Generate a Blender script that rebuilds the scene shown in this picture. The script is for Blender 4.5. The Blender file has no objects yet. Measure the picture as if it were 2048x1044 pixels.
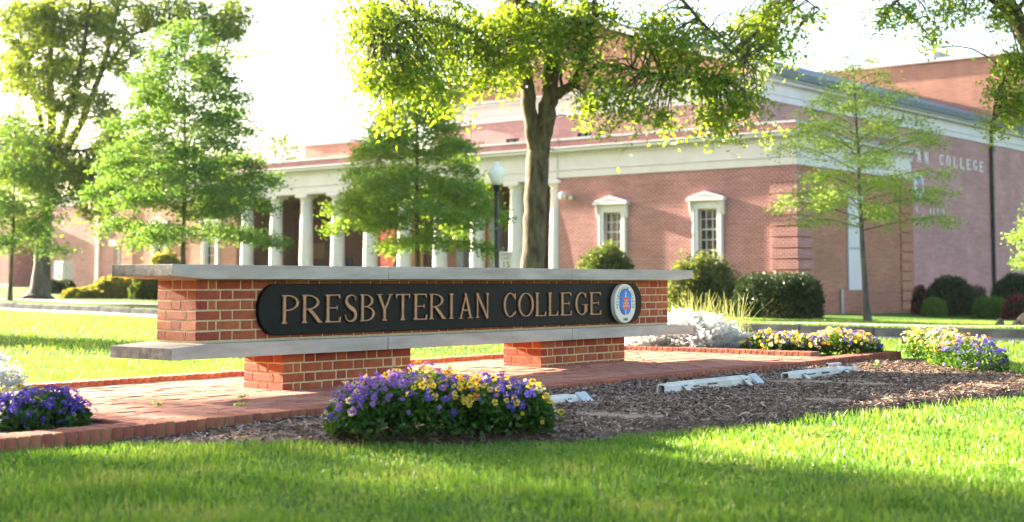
import bpy, bmesh, math, random
import numpy as np
from mathutils import Vector, Matrix

R = math.radians
sc = bpy.context.scene
col = sc.collection
rng = np.random.default_rng(7)
random.seed(7)

# ------------------------------------------------------------------ camera
EYE = 0.744
PITCH = R(4.0)
FPX = 2837.0                       # focal length in photo pixels (2048 wide)
cam_d = bpy.data.cameras.new('camera')
cam = bpy.data.objects.new('camera', cam_d); col.objects.link(cam)
cam_d.sensor_width = 36.0
cam_d.lens = 36.0 * FPX / 2048.0
cam_d.shift_y = -((522 - (565 - FPX * math.tan(PITCH))) / 2048.0)
cam_d.clip_start = 0.1
cam_d.clip_end = 3000
cam_d.dof.use_dof = True
cam_d.dof.focus_distance = 10.8
cam_d.dof.aperture_fstop = 2.3
cam.location = (0, 0, EYE)
cam.rotation_euler = (R(90) + PITCH, 0, 0)
sc.camera = cam

# sign / building axes: U runs along the sign (right and away), W runs along the facade (left and away)
ANG = math.atan2(0.7735, 0.6337)
U = np.array([0.6337, 0.7735]); W2 = np.array([-0.7735, 0.6337])
P0 = np.array([-2.048, 9.23])      # near left corner of the sign's brick wall
C0 = np.array([10.44, 52.0])       # near corner of the brick wing

# ------------------------------------------------------------------ sky, sun, exposure
SUN_EL = R(16.0)
_h = W2 * math.cos(R(3)) - U * math.sin(R(3))
world = bpy.data.worlds.new('World'); sc.world = world; world.use_nodes = True
nt = world.node_tree; nt.nodes.clear()
sky = nt.nodes.new('ShaderNodeTexSky'); sky.sky_type = 'NISHITA'; sky.sun_disc = False
sky.sun_elevation = SUN_EL; sky.sun_rotation = math.atan2(_h[0], _h[1])
sky.air_density = 1.0; sky.dust_density = 2.0; sky.ozone_density = 0.7
bg = nt.nodes.new('ShaderNodeBackground'); bg.inputs['Strength'].default_value = 0.055
wo = nt.nodes.new('ShaderNodeOutputWorld')
nt.links.new(sky.outputs[0], bg.inputs[0]); nt.links.new(bg.outputs[0], wo.inputs[0])
sun_d = bpy.data.lights.new('sun', 'SUN'); sun_d.energy = 5.0; sun_d.angle = R(0.6); sun_d.color = (1.0, 0.86, 0.66)
sun = bpy.data.objects.new('sun', sun_d); col.objects.link(sun)
_sd = Vector((_h[0] * math.cos(SUN_EL), _h[1] * math.cos(SUN_EL), math.sin(SUN_EL)))
sun.rotation_euler = _sd.to_track_quat('Z', 'Y').to_euler()
sun.location = (-20, 30, 20)
sc.view_settings.view_transform = 'Standard'; sc.view_settings.look = 'None'
sc.view_settings.exposure = 3.55; sc.view_settings.gamma = 1.0
sc.view_settings.use_curve_mapping = False
sc.render.engine = 'CYCLES'
sc.cycles.use_denoising = True
sc.cycles.max_bounces = 7; sc.cycles.diffuse_bounces = 4; sc.cycles.transmission_bounces = 4
sc.cycles.sample_clamp_indirect = 8.0
sc.cycles.caustics_reflective = False; sc.cycles.caustics_refractive = False

# ------------------------------------------------------------------ helpers
def w3(x, y, d):
    """point at forward distance d seen at photo pixel (x, y)"""
    cy = 565 - FPX * math.tan(PITCH)
    vx = (x - 1024) / FPX; vy = (cy - y) / FPX
    yr = math.cos(PITCH) - vy * math.sin(PITCH); zr = math.sin(PITCH) + vy * math.cos(PITCH)
    k = d / yr
    return np.array([vx * k, d, EYE + zr * k])

def sl(s, y=0.0, z=0.0):
    """sign-local (along, depth, height) to world"""
    p = P0 + s * U + y * W2
    return np.array([p[0], p[1], z])

def to_sl(P):
    d = np.asarray(P)[..., :2] - P0
    return d @ U, d @ W2

def sx(px, proud):
    """sign-local s of photo column px on the plane `proud` in front of the wall"""
    k = (px - 1024) / 2844.0
    q = P0 - proud * W2
    return (k * q[1] - q[0]) / (U[0] - k * U[1])

def tag(o, label=None, cat=None, group=None, kind=None):
    if label: o['label'] = label
    if cat: o['category'] = cat
    if group: o['group'] = group
    if kind: o['kind'] = kind
    return o

def empty(name, loc=(0, 0, 0), rz=0.0, parent=None):
    o = bpy.data.objects.new(name, None); col.objects.link(o)
    o.empty_display_size = 0.2
    o.location = loc; o.rotation_euler = (0, 0, rz); o.parent = parent
    return o

def link(name, me, parent=None, mat=None):
    o = bpy.data.objects.new(name, me); col.objects.link(o); o.parent = parent
    if mat is not None and len(me.materials) == 0: me.materials.append(mat)
    return o

def fast(name, V, F, mat, parent=None, smooth=False, kind=None):
    """big mesh from arrays; F is (m,k)"""
    V = np.asarray(V, dtype=np.float32); F = np.asarray(F, dtype=np.int32)
    me = bpy.data.meshes.new(name)
    me.vertices.add(len(V)); me.vertices.foreach_set('co', V.ravel())
    m, k = F.shape
    me.loops.add(m * k); me.loops.foreach_set('vertex_index', F.ravel())
    me.polygons.add(m)
    me.polygons.foreach_set('loop_start', np.arange(0, m * k, k, dtype=np.int32))
    me.polygons.foreach_set('loop_total', np.full(m, k, dtype=np.int32))
    if smooth: me.polygons.foreach_set('use_smooth', np.ones(m, dtype=bool))
    me.update(calc_edges=True)
    if mat is not None: me.materials.append(mat)
    o = link(name, me, parent)
    if kind: o['kind'] = kind
    return o

class MB:
    """collects simple solids, builds ONE mesh object"""
    def __init__(s): s.v = []; s.f = []; s.m = []
    def add(s, v, f, mi=0):
        b = len(s.v); s.v += [tuple(map(float, p)) for p in v]; s.f += [tuple(b + i for i in q) for q in f]; s.m += [mi] * len(f); return s
    def box(s, x0, x1, y0, y1, z0, z1, mi=0):
        v = [(x0, y0, z0), (x1, y0, z0), (x1, y1, z0), (x0, y1, z0), (x0, y0, z1), (x1, y0, z1), (x1, y1, z1), (x0, y1, z1)]
        return s.add(v, [(0, 3, 2, 1), (4, 5, 6, 7), (0, 1, 5, 4), (1, 2, 6, 5), (2, 3, 7, 6), (3, 0, 4, 7)], mi)
    def prism(s, poly, a0, a1, axis='y', mi=0):
        """extrude 2D polygon; axis y: poly in (x,z); axis z: poly in (x,y); axis x: poly in (y,z)"""
        n = len(poly)
        def p(q, a):
            return (q[0], a, q[1]) if axis == 'y' else ((q[0], q[1], a) if axis == 'z' else (a, q[0], q[1]))
        v = [p(q, a0) for q in poly] + [p(q, a1) for q in poly]
        f = [tuple(range(n - 1, -1, -1)), tuple(range(n, 2 * n))] + [(i, (i + 1) % n, n + (i + 1) % n, n + i) for i in range(n)]
        return s.add(v, f, mi)
    def lathe(s, prof, n=24, cx=0, cy=0, mi=0):
        v = []; f = []
        for (r, z) in prof:
            for i in range(n):
                t = 2 * math.pi * i / n; v.append((cx + r * math.cos(t), cy + r * math.sin(t), z))
        for j in range(len(prof) - 1):
            for i in range(n):
                f.append((j * n + i, j * n + (i + 1) % n, (j + 1) * n + (i + 1) % n, (j + 1) * n + i))
        f.append(tuple(range(n - 1, -1, -1))); f.append(tuple((len(prof) - 1) * n + i for i in range(n)))
        return s.add(v, f, mi)
    def tube(s, path, rad, n=8, mi=0):
        V, F = tube_arr(np.asarray(path, float), np.asarray(rad, float) if np.ndim(rad) else np.full(len(path), rad), n)
        return s.add(V.tolist(), F.tolist(), mi)
    def build(s, name, mats, parent=None, smooth=False, bevel=0, kind=None):
        me = bpy.data.meshes.new(name); me.from_pydata(s.v, [], s.f)
        if not isinstance(mats, (list, tuple)): mats = [mats]
        for m in mats: me.materials.append(m)
        if len(mats) > 1: me.polygons.foreach_set('material_index', s.m)
        bm = bmesh.new(); bm.from_mesh(me); bmesh.ops.recalc_face_normals(bm, faces=bm.faces); bm.to_mesh(me); bm.free()
        if smooth:
            me.polygons.foreach_set('use_smooth', np.ones(len(me.polygons), bool))
        me.update()
        o = link(name, me, parent)
        if smooth == 'angle': me.set_sharp_from_angle(angle=R(35))
        if bevel:
            b = o.modifiers.new('edge', 'BEVEL'); b.width = bevel; b.segments = 2; b.limit_method = 'ANGLE'; b.angle_limit = R(40)
        if kind: o['kind'] = kind
        return o

def tube_arr(P, r, n=8):
    m = len(P)
    T = np.gradient(P, axis=0); T /= np.maximum(np.linalg.norm(T, axis=1, keepdims=True), 1e-9)
    ref = np.array([1., 0, 0]) if abs(T[0][0]) < 0.8 else np.array([0, 1., 0])
    N = np.zeros_like(P)
    for i in range(m):
        v = ref - T[i] * np.dot(ref, T[i]); v /= max(np.linalg.norm(v), 1e-9); N[i] = v; ref = v
    B = np.cross(T, N)
    a = np.linspace(0, 2 * np.pi, n, endpoint=False)
    V = P[:, None, :] + r[:, None, None] * (np.cos(a)[None, :, None] * N[:, None, :] + np.sin(a)[None, :, None] * B[:, None, :])
    V = V.reshape(-1, 3)
    i = np.arange(m - 1)[:, None]; j = np.arange(n)[None, :]
    F = np.stack([i * n + j, i * n + (j + 1) % n, (i + 1) * n + (j + 1) % n, (i + 1) * n + j], -1).reshape(-1, 4)
    return V, F

def smooth_path(P, r, k=4):
    P = np.asarray(P, float); r = np.asarray(r, float); out = []; ro = []
    for i in range(len(P) - 1):
        p0 = P[max(i - 1, 0)]; p1 = P[i]; p2 = P[i + 1]; p3 = P[min(i + 2, len(P) - 1)]
        for j in range(k):
            t = j / k
            out.append(0.5 * ((2 * p1) + (-p0 + p2) * t + (2 * p0 - 5 * p1 + 4 * p2 - p3) * t * t + (-p0 + 3 * p1 - 3 * p2 + p3) * t ** 3))
            ro.append(r[i] + (r[i + 1] - r[i]) * t)
    out.append(P[-1]); ro.append(r[-1])
    return np.array(out), np.array(ro)

# ------------------------------------------------------------------ materials
M = {}
def new_mat(name):
    m = bpy.data.materials.new(name); m.use_nodes = True
    t = m.node_tree; b = t.nodes['Principled BSDF']
    M[name] = m
    return m, t, b

def N_(t, kind, **kw):
    n = t.nodes.new(kind)
    for k, v in kw.items(): setattr(n, k, v)
    return n

def ramp(t, stops):
    r = t.nodes.new('ShaderNodeValToRGB'); e = r.color_ramp.elements
    while len(e) < len(stops): e.new(0.5)
    for i, (p, c) in enumerate(stops):
        e[i].position = p; e[i].color = (c[0], c[1], c[2], 1)
    return r

def mat_noise(name, c1, c2, scale=8, rough=0.8, bump=0.0, bscale=None, detail=6, metal=0, spec=0.3, rand=0.0, stretch=None):
    m, t, b = new_mat(name)
    tc = N_(t, 'ShaderNodeTexCoord'); src = tc.outputs['Object']
    if stretch:
        mp = N_(t, 'ShaderNodeMapping'); mp.inputs['Scale'].default_value = stretch
        t.links.new(src, mp.inputs[0]); src = mp.outputs[0]
    n = N_(t, 'ShaderNodeTexNoise'); n.inputs['Scale'].default_value = scale; n.inputs['Detail'].default_value = detail
    n.inputs['Roughness'].default_value = 0.62
    t.links.new(src, n.inputs['Vector'])
    r = ramp(t, [(0.32, c1), (0.68, c2)]); t.links.new(n.outputs['Fac'], r.inputs[0])
    out = r.outputs[0]
    if rand:
        oi = N_(t, 'ShaderNodeObjectInfo')
        hs = N_(t, 'ShaderNodeHueSaturation')
        ma = N_(t, 'ShaderNodeMath', operation='MULTIPLY_ADD'); ma.inputs[1].default_value = rand; ma.inputs[2].default_value = 1 - rand / 2
        t.links.new(oi.outputs['Random'], ma.inputs[0]); t.links.new(ma.outputs[0], hs.inputs['Value'])
        mb = N_(t, 'ShaderNodeMath', operation='MULTIPLY_ADD'); mb.inputs[1].default_value = 0.02; mb.inputs[2].default_value = 0.495
        t.links.new(oi.outputs['Random'], mb.inputs[0]); t.links.new(mb.outputs[0], hs.inputs['Hue'])
        t.links.new(out, hs.inputs['Color']); out = hs.outputs[0]
    t.links.new(out, b.inputs['Base Color'])
    b.inputs['Roughness'].default_value = rough; b.inputs['Metallic'].default_value = metal
    b.inputs['Specular IOR Level'].default_value = spec
    if bump:
        n2 = N_(t, 'ShaderNodeTexNoise'); n2.inputs['Scale'].default_value = bscale or scale * 6; n2.inputs['Detail'].default_value = 6
        t.links.new(src, n2.inputs['Vector'])
        bp = N_(t, 'ShaderNodeBump'); bp.inputs['Strength'].default_value = bump; bp.inputs['Distance'].default_value = 0.02
        t.links.new(n2.outputs['Fac'], bp.inputs['Height']); t.links.new(bp.outputs[0], b.inputs['Normal'])
    return m

def mat_leaf(name, cols, trans=0.45, tcol=None, rough=0.5, patch=0.0, gloss=0.04):
    """two-sided leaf: diffuse + translucent + soft gloss, colour differs leaf by leaf"""
    m = bpy.data.materials.new(name); m.use_nodes = True; M[name] = m
    t = m.node_tree; t.nodes.clear()
    g = N_(t, 'ShaderNodeNewGeometry')
    fac = g.outputs['Random Per Island']
    if patch:
        tc = N_(t, 'ShaderNodeTexCoord'); n = N_(t, 'ShaderNodeTexNoise'); n.inputs['Scale'].default_value = patch; n.inputs['Detail'].default_value = 3
        t.links.new(tc.outputs['Object'], n.inputs['Vector'])
        mx = N_(t, 'ShaderNodeMath', operation='MULTIPLY_ADD'); mx.inputs[1].default_value = 0.45
        sh = N_(t, 'ShaderNodeMath', operation='MULTIPLY_ADD'); sh.inputs[1].default_value = 1.5; sh.inputs[2].default_value = -0.45
        t.links.new(n.outputs['Fac'], sh.inputs[0]); t.links.new(g.outputs['Random Per Island'], mx.inputs[0]); t.links.new(sh.outputs[0], mx.inputs[2])
        fac = mx.outputs[0]
    k = len(cols); r = ramp(t, [(i / max(k - 1, 1), c) for i, c in enumerate(cols)])
    t.links.new(fac, r.inputs[0])
    d = N_(t, 'ShaderNodeBsdfDiffuse'); tr = N_(t, 'ShaderNodeBsdfTranslucent'); gl = N_(t, 'ShaderNodeBsdfGlossy')
    gl.inputs['Roughness'].default_value = rough; gl.inputs['Color'].default_value = (0.6, 0.6, 0.6, 1)
    t.links.new(r.outputs[0], d.inputs[0])
    if tcol:
        mixc = N_(t, 'ShaderNodeMix', data_type='RGBA', blend_type='MULTIPLY'); mixc.inputs['Factor'].default_value = 1.0
        t.links.new(r.outputs[0], mixc.inputs[6]); mixc.inputs[7].default_value = (*tcol, 1); t.links.new(mixc.outputs[2], tr.inputs[0])
    else:
        t.links.new(r.outputs[0], tr.inputs[0])
    m1 = N_(t, 'ShaderNodeMixShader'); m1.inputs[0].default_value = trans
    t.links.new(d.outputs[0], m1.inputs[1]); t.links.new(tr.outputs[0], m1.inputs[2])
    m2 = N_(t, 'ShaderNodeMixShader'); m2.inputs[0].default_value = gloss
    t.links.new(m1.outputs[0], m2.inputs[1]); t.links.new(gl.outputs[0], m2.inputs[2])
    o = N_(t, 'ShaderNodeOutputMaterial'); t.links.new(m2.outputs[0], o.inputs[0])
    return m

def mat_wall(name, c1, c2, mortar, bw=0.22, bh=0.08, rough=0.85, scale=1.0):
    """far brickwork: courses too small to model, in true size"""
    m, t, b = new_mat(name)
    tc = N_(t, 'ShaderNodeTexCoord'); sp = N_(t, 'ShaderNodeSeparateXYZ'); t.links.new(tc.outputs['Object'], sp.inputs[0])
    ad = N_(t, 'ShaderNodeMath', operation='ADD'); t.links.new(sp.outputs[0], ad.inputs[0]); t.links.new(sp.outputs[1], ad.inputs[1])
    cb = N_(t, 'ShaderNodeCombineXYZ'); t.links.new(ad.outputs[0], cb.inputs[0]); t.links.new(sp.outputs[2], cb.inputs[1])
    br = N_(t, 'ShaderNodeTexBrick'); br.inputs['Scale'].default_value = 1.0
    br.inputs['Brick Width'].default_value = bw; br.inputs['Row Height'].default_value = bh; br.inputs['Mortar Size'].default_value = 0.013
    br.inputs['Color1'].default_value = (*c1, 1); br.inputs['Color2'].default_value = (*c2, 1); br.inputs['Mortar'].default_value = (*mortar, 1)
    br.inputs['Mortar Smooth'].default_value = 0.2
    t.links.new(cb.outputs[0], br.inputs['Vector'])
    n = N_(t, 'ShaderNodeTexNoise'); n.inputs['Scale'].default_value = 0.9; n.inputs['Detail'].default_value = 5; t.links.new(tc.outputs['Object'], n.inputs['Vector'])
    r = ramp(t, [(0.3, (0.82, 0.8, 0.8)), (0.7, (1.08, 1.05, 1.05))]); t.links.new(n.outputs['Fac'], r.inputs[0])
    mp = N_(t, 'ShaderNodeMapping'); mp.inputs['Scale'].default_value = (0.8, 11.0, 1); t.links.new(cb.outputs[0], mp.inputs[0])
    n3 = N_(t, 'ShaderNodeTexNoise'); n3.inputs['Scale'].default_value = 1.0; n3.inputs['Detail'].default_value = 3; t.links.new(mp.outputs[0], n3.inputs['Vector'])
    r3 = ramp(t, [(0.35, (0.88, 0.86, 0.86)), (0.65, (1.08, 1.08, 1.08))]); t.links.new(n3.outputs['Fac'], r3.inputs[0])
    mx3 = N_(t, 'ShaderNodeMix', data_type='RGBA', blend_type='MULTIPLY'); mx3.inputs['Factor'].default_value = 1.0
    t.links.new(r.outputs[0], mx3.inputs[6]); t.links.new(r3.outputs[0], mx3.inputs[7]); r = mx3
    mx = N_(t, 'ShaderNodeMix', data_type='RGBA', blend_type='MULTIPLY'); mx.inputs['Factor'].default_value = 1.0
    t.links.new(br.outputs['Color'], mx.inputs[6]); t.links.new(r.outputs[2], mx.inputs[7])
    t.links.new(mx.outputs[2], b.inputs['Base Color'])
    b.inputs['Roughness'].default_value = rough; b.inputs['Specular IOR Level'].default_value = 0.2
    bp = N_(t, 'ShaderNodeBump'); bp.inputs['Strength'].default_value = 0.5; bp.inputs['Distance'].default_value = 0.008; bp.invert = True
    t.links.new(br.outputs['Fac'], bp.inputs['Height']); t.links.new(bp.outputs[0], b.inputs['Normal'])
    return m

mat_noise('sign_brick', (0.235, 0.044, 0.021), (0.35, 0.074, 0.035), 14, 0.8, 0.35, 90, rand=0.35)
mat_noise('mortar', (0.46, 0.34, 0.18), (0.62, 0.48, 0.28), 30, 0.9, 0.5, 120)
mat_noise('concrete', (0.32, 0.27, 0.22), (0.5, 0.435, 0.365), 5, 0.8, 0.25, 140, stretch=(0.35, 1, 1.6))
mat_noise('concrete_stained', (0.07, 0.068, 0.06), (0.24, 0.235, 0.21), 16, 0.9, 0.4, 110)
mat_noise('bronze_dark', (0.002, 0.0024, 0.0032), (0.008, 0.008, 0.0085), 7, 0.42, 0.06, 50, spec=0.15)
mat_noise('bronze_letter', (0.28, 0.14, 0.07), (0.44, 0.235, 0.125), 18, 0.4, 0.1, 120, metal=0.35)
mat_noise('seal_white', (0.62, 0.58, 0.47), (0.72, 0.69, 0.58), 30, 0.5)
mat_noise('seal_blue', (0.008, 0.18, 0.62), (0.012, 0.24, 0.72), 20, 0.5)
mat_noise('seal_red', (0.62, 0.10, 0.05), (0.70, 0.14, 0.08), 20, 0.5)
mat_noise('seal_yellow', (0.80, 0.42, 0.02), (0.85, 0.5, 0.05), 20, 0.5)
mat_noise('seal_ink', (0.02, 0.02, 0.022), (0.03, 0.03, 0.03), 20, 0.5)
mat_noise('paver', (0.31, 0.115, 0.08), (0.44, 0.18, 0.13), 7, 0.85, 0.4, 80, rand=0.25)
mat_noise('kerb_brick', (0.24, 0.065, 0.04), (0.36, 0.11, 0.07), 12, 0.85, 0.4, 90, rand=0.3)
mat_noise('kerb_joint', (0.13, 0.105, 0.06), (0.24, 0.195, 0.12), 40, 0.95, 0.5, 160)
mat_noise('joint_sand', (0.10, 0.07, 0.045), (0.20, 0.145, 0.09), 40, 0.95, 0.5, 160)
mat_noise('mulch_soil', (0.07, 0.043, 0.03), (0.17, 0.11, 0.078), 26, 0.95, 0.8, 70)
mat_noise('sandy_pad', (0.21, 0.15, 0.105), (0.31, 0.235, 0.17), 12, 0.95, 0.5, 120)
mat_noise('white_metal', (0.50, 0.46, 0.40), (0.70, 0.655, 0.59), 9, 0.45, 0.05, 80)
mat_noise('letter_white', (0.78, 0.77, 0.76), (0.84, 0.83, 0.82), 3, 0.5)
mat_noise('grey_metal', (0.42, 0.43, 0.44), (0.52, 0.53, 0.54), 10, 0.45)
mat_noise('peel', (0.08, 0.07, 0.06), (0.2, 0.18, 0.15), 40, 0.8)
mat_noise('asphalt', (0.16, 0.165, 0.18), (0.22, 0.225, 0.24), 6, 0.9, 0.3, 60)
mat_noise('kerb_stone', (0.09, 0.09, 0.085), (0.19, 0.185, 0.175), 3, 0.9, 0.4, 20)
mat_noise('pavement', (0.26, 0.24, 0.215), (0.34, 0.315, 0.29), 2, 0.9, 0.2, 20)
mat_noise('bark', (0.032, 0.024, 0.016), (0.14, 0.11, 0.072), 12, 0.95, 1.0, 20, stretch=(1, 1, 0.3))
mat_noise('bark_dark', (0.045, 0.04, 0.036), (0.13, 0.118, 0.11), 6, 0.95, 1.0, 16, stretch=(1, 1, 0.25))
mat_noise('twig', (0.06, 0.05, 0.035), (0.12, 0.10, 0.07), 9, 0.95)
mat_noise('trim', (0.60, 0.535, 0.53), (0.68, 0.61, 0.605), 1.2, 0.7, 0.05, 12)
mat_noise('trim_grey', (0.30, 0.31, 0.33), (0.40, 0.41, 0.43), 2, 0.7)
mat_noise('column_white', (0.60, 0.53, 0.53), (0.68, 0.605, 0.605), 1.5, 0.6)
mat_noise('roof_slate', (0.11, 0.125, 0.145), (0.165, 0.18, 0.205), 3, 0.7, 0.3, 8, stretch=(1, 1, 3))
mat_noise('lit_wood_door', (0.58, 0.22, 0.05), (0.68, 0.29, 0.08), 3, 0.55, stretch=(1, 1, 0.2))  # wood brightened to paint in warm light behind the columns
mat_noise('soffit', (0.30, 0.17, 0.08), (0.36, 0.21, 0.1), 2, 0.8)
mat_noise('dark_frame', (0.03, 0.03, 0.035), (0.05, 0.05, 0.055), 4, 0.5)
mat_noise('lamp_black', (0.008, 0.010, 0.012), (0.016, 0.018, 0.02), 4, 0.4, spec=0.5)
mat_noise('lamp_globe', (0.86, 0.80, 0.70), (0.9, 0.84, 0.74), 3, 0.6)
mat_noise('sign_face', (0.70, 0.58, 0.47), (0.76, 0.64, 0.53), 6, 0.5)
mat_noise('sign_ink', (0.06, 0.05, 0.045), (0.09, 0.08, 0.07), 6, 0.6)
mat_noise('rock', (0.09, 0.07, 0.055), (0.28, 0.22, 0.17), 6, 0.95, 0.9, 18)
mat_noise('terrazzo_floor', (0.3, 0.27, 0.24), (0.36, 0.33, 0.3), 2, 0.7)
mat_noise('dead_leaf', (0.24, 0.12, 0.05), (0.36, 0.2, 0.09), 8, 0.9)
m, t, b = new_mat('window_glass'); b.inputs['Base Color'].default_value = (0.012, 0.016, 0.018, 1); b.inputs['Roughness'].default_value = 0.06; b.inputs['Specular IOR Level'].default_value = 0.6
mat_wall('wall_brick', (0.25, 0.068, 0.064), (0.35, 0.105, 0.097), (0.52, 0.37, 0.355))
mat_wall('wall_brick_side', (0.27, 0.078, 0.042), (0.39, 0.125, 0.072), (0.5, 0.32, 0.22))
mat_wall('hall_brick', (0.33, 0.125, 0.12), (0.43, 0.17, 0.16), (0.56, 0.42, 0.40))
mat_wall('tower_brick', (0.40, 0.15, 0.10), (0.48, 0.19, 0.13), (0.56, 0.36, 0.28))  # paled to paint in low sun on the tower, gable and left wing
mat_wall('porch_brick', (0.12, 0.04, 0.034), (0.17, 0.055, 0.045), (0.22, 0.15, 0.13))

G_YEL = (1.25, 1.15, 0.45)
mat_leaf('leaf_oak', [(0.095, 0.185, 0.018), (0.135, 0.23, 0.024), (0.185, 0.27, 0.03)], 0.57, (2.0, 1.65, 0.6))
mat_leaf('leaf_left', [(0.08, 0.15, 0.03), (0.12, 0.2, 0.036), (0.17, 0.23, 0.04)], 0.55, (1.8, 1.5, 0.7))
mat_leaf('leaf_young', [(0.06, 0.14, 0.03), (0.095, 0.19, 0.042), (0.14, 0.23, 0.05)], 0.5, (1.4, 1.3, 0.7))
mat_leaf('leaf_mid', [(0.085, 0.2, 0.032), (0.13, 0.255, 0.04), (0.19, 0.29, 0.05)], 0.56, (1.7, 1.4, 0.7))
mat_leaf('leaf_airy', [(0.13, 0.24, 0.045), (0.18, 0.30, 0.06), (0.24, 0.34, 0.075)], 0.5, (1.45, 1.3, 0.8))
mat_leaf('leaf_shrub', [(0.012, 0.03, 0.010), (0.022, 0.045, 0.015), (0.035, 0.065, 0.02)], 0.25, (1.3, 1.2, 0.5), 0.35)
mat_leaf('leaf_box', [(0.05, 0.13, 0.02), (0.08, 0.18, 0.025), (0.1, 0.2, 0.03)], 0.4, (1.3, 1.2, 0.5))
mat_leaf('leaf_azalea', [(0.03, 0.065, 0.018), (0.05, 0.09, 0.02), (0.10, 0.13, 0.03), (0.13, 0.16, 0.04)], 0.5, (1.5, 1.35, 0.6))  # lighter stops paint in sun-yellow tips on dark green leaves
mat_leaf('leaf_sunlit', [(0.12, 0.15, 0.03), (0.2, 0.22, 0.045), (0.28, 0.25, 0.06)], 0.55, (1.5, 1.35, 0.7))  # yellow of the low sun painted into the leaf colour
mat_leaf('leaf_loose', [(0.035, 0.07, 0.02), (0.06, 0.1, 0.026), (0.1, 0.13, 0.035), (0.18, 0.19, 0.05)], 0.5, (1.6, 1.4, 0.7))  # last stop paints in sunlight on the top of the shrub
mat_leaf('petal_crimson', [(0.35, 0.015, 0.06), (0.5, 0.03, 0.09)], 0.4)
mat_leaf('leaf_far', [(0.06, 0.12, 0.03), (0.1, 0.17, 0.04), (0.14, 0.2, 0.05)], 0.5, (1.3, 1.2, 0.6))
mat_leaf('leaf_pansy', [(0.03, 0.085, 0.014), (0.05, 0.12, 0.02), (0.085, 0.16, 0.025)], 0.42, (1.4, 1.25, 0.4))
mat_leaf('leaf_silver', [(0.62, 0.63, 0.6), (0.7, 0.7, 0.66), (0.76, 0.75, 0.7)], 0.6)
mat_leaf('reed', [(0.30, 0.33, 0.09), (0.42, 0.42, 0.14), (0.36, 0.38, 0.12)], 0.45)
mat_leaf('grass_blade', [(0.055, 0.15, 0.012), (0.09, 0.2, 0.016), (0.13, 0.24, 0.024), (0.24, 0.28, 0.07)], 0.5, (1.75, 1.5, 1.3), 0.4, patch=2.2, gloss=0.045)
mat_leaf('mulch_chip', [(0.075, 0.045, 0.03), (0.14, 0.088, 0.06), (0.22, 0.145, 0.1), (0.3, 0.215, 0.16), (0.44, 0.35, 0.27)], 0.0)
for nm, cc in (('petal_purple', [(0.07, 0.045, 0.40), (0.13, 0.085, 0.52)]), ('petal_lavender', [(0.22, 0.08, 0.46), (0.34, 0.15, 0.54)]),
               ('petal_yellow', [(0.75, 0.5, 0.01), (0.8, 0.6, 0.03)]), ('petal_cream', [(0.68, 0.66, 0.28), (0.72, 0.7, 0.42)]),
               ('petal_orange', [(0.75, 0.2, 0.005), (0.8, 0.3, 0.01)]), ('petal_indigo', [(0.05, 0.025, 0.3), (0.09, 0.05, 0.42)])):
    mat_leaf(nm, cc, 0.5)
m, t, b = new_mat('flower_face'); b.inputs['Base Color'].default_value = (0.05, 0.012, 0.06, 1)
m, t, b = new_mat('flower_eye'); b.inputs['Base Color'].default_value = (0.5, 0.25, 0.01, 1)

# lawn ground: soil and thatch seen between the blades, turning to mown green far off
m, t, b = new_mat('lawn')
tc = N_(t, 'ShaderNodeTexCoord')
n1 = N_(t, 'ShaderNodeTexNoise'); n1.inputs['Scale'].default_value = 1.1; n1.inputs['Detail'].default_value = 5; t.links.new(tc.outputs['Object'], n1.inputs['Vector'])
n2 = N_(t, 'ShaderNodeTexNoise'); n2.inputs['Scale'].default_value = 40; n2.inputs['Detail'].default_value = 6; t.links.new(tc.outputs['Object'], n2.inputs['Vector'])
r1 = ramp(t, [(0.3, (0.05, 0.115, 0.014)), (0.55, (0.075, 0.15, 0.018)), (0.75, (0.115, 0.165, 0.03))]); t.links.new(n1.outputs['Fac'], r1.inputs[0])
r2 = ramp(t, [(0.3, (0.6, 0.6, 0.6)), (0.7, (1.3, 1.3, 1.2))]); t.links.new(n2.outputs['Fac'], r2.inputs[0])
mx = N_(t, 'ShaderNodeMix', data_type='RGBA', blend_type='MULTIPLY'); mx.inputs['Factor'].default_value = 1
t.links.new(r1.outputs[0], mx.inputs[6]); t.links.new(r2.outputs[0], mx.inputs[7]); t.links.new(mx.outputs[2], b.inputs['Base Color'])
b.inputs['Roughness'].default_value = 0.95; b.inputs['Specular IOR Level'].default_value = 0.1
bp = N_(t, 'ShaderNodeBump'); bp.inputs['Strength'].default_value = 1.0; bp.inputs['Distance'].default_value = 0.05
t.links.new(n2.outputs['Fac'], bp.inputs['Height']); t.links.new(bp.outputs[0], b.inputs['Normal'])

# ------------------------------------------------------------------ terrain
ROAD0, ROAD1 = -26.4, -22.4        # road edges, distance in front of the facade
WALK0, WALK1 = -20.3, -18.9
def ground(X, Y):
    """height of the land, road dip not included"""
    X = np.asarray(X, float); Y = np.asarray(Y, float)
    g = -0.34 + (10 - np.clip(X, -30, 20)) * 0.0208
    s = np.clip((Y - 16) / 34, 0, 1); s = s * s * (3 - 2 * s)
    near = np.exp(-(((X - 0.5) / 7.0) ** 2 + ((Y - 11.0) / 6.0) ** 2))
    bq = (X - C0[0]) * U[0] + (Y - C0[1]) * U[1]
    verge = -0.03 * np.clip((bq + 30.5) / 4.1, 0, 1) * (bq < ROAD0 + 2) + 0.07 * (bq > ROAD0 + 2) * np.clip((-12 - bq) / 10, 0, 1)
    wob = 0.014 * (np.sin(0.9 * X + 0.4 * Y) + np.sin(0.55 * Y - 0.7 * X + 1.3)) * (1 - near)
    return -0.085 + s * (g + 0.025) + wob + verge * np.clip((X + 12) / 10, 0, 1)

def ab(P):
    d = np.asarray(P)[..., :2] - C0
    return d @ U, d @ W2            # distance behind facade, distance along it

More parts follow.
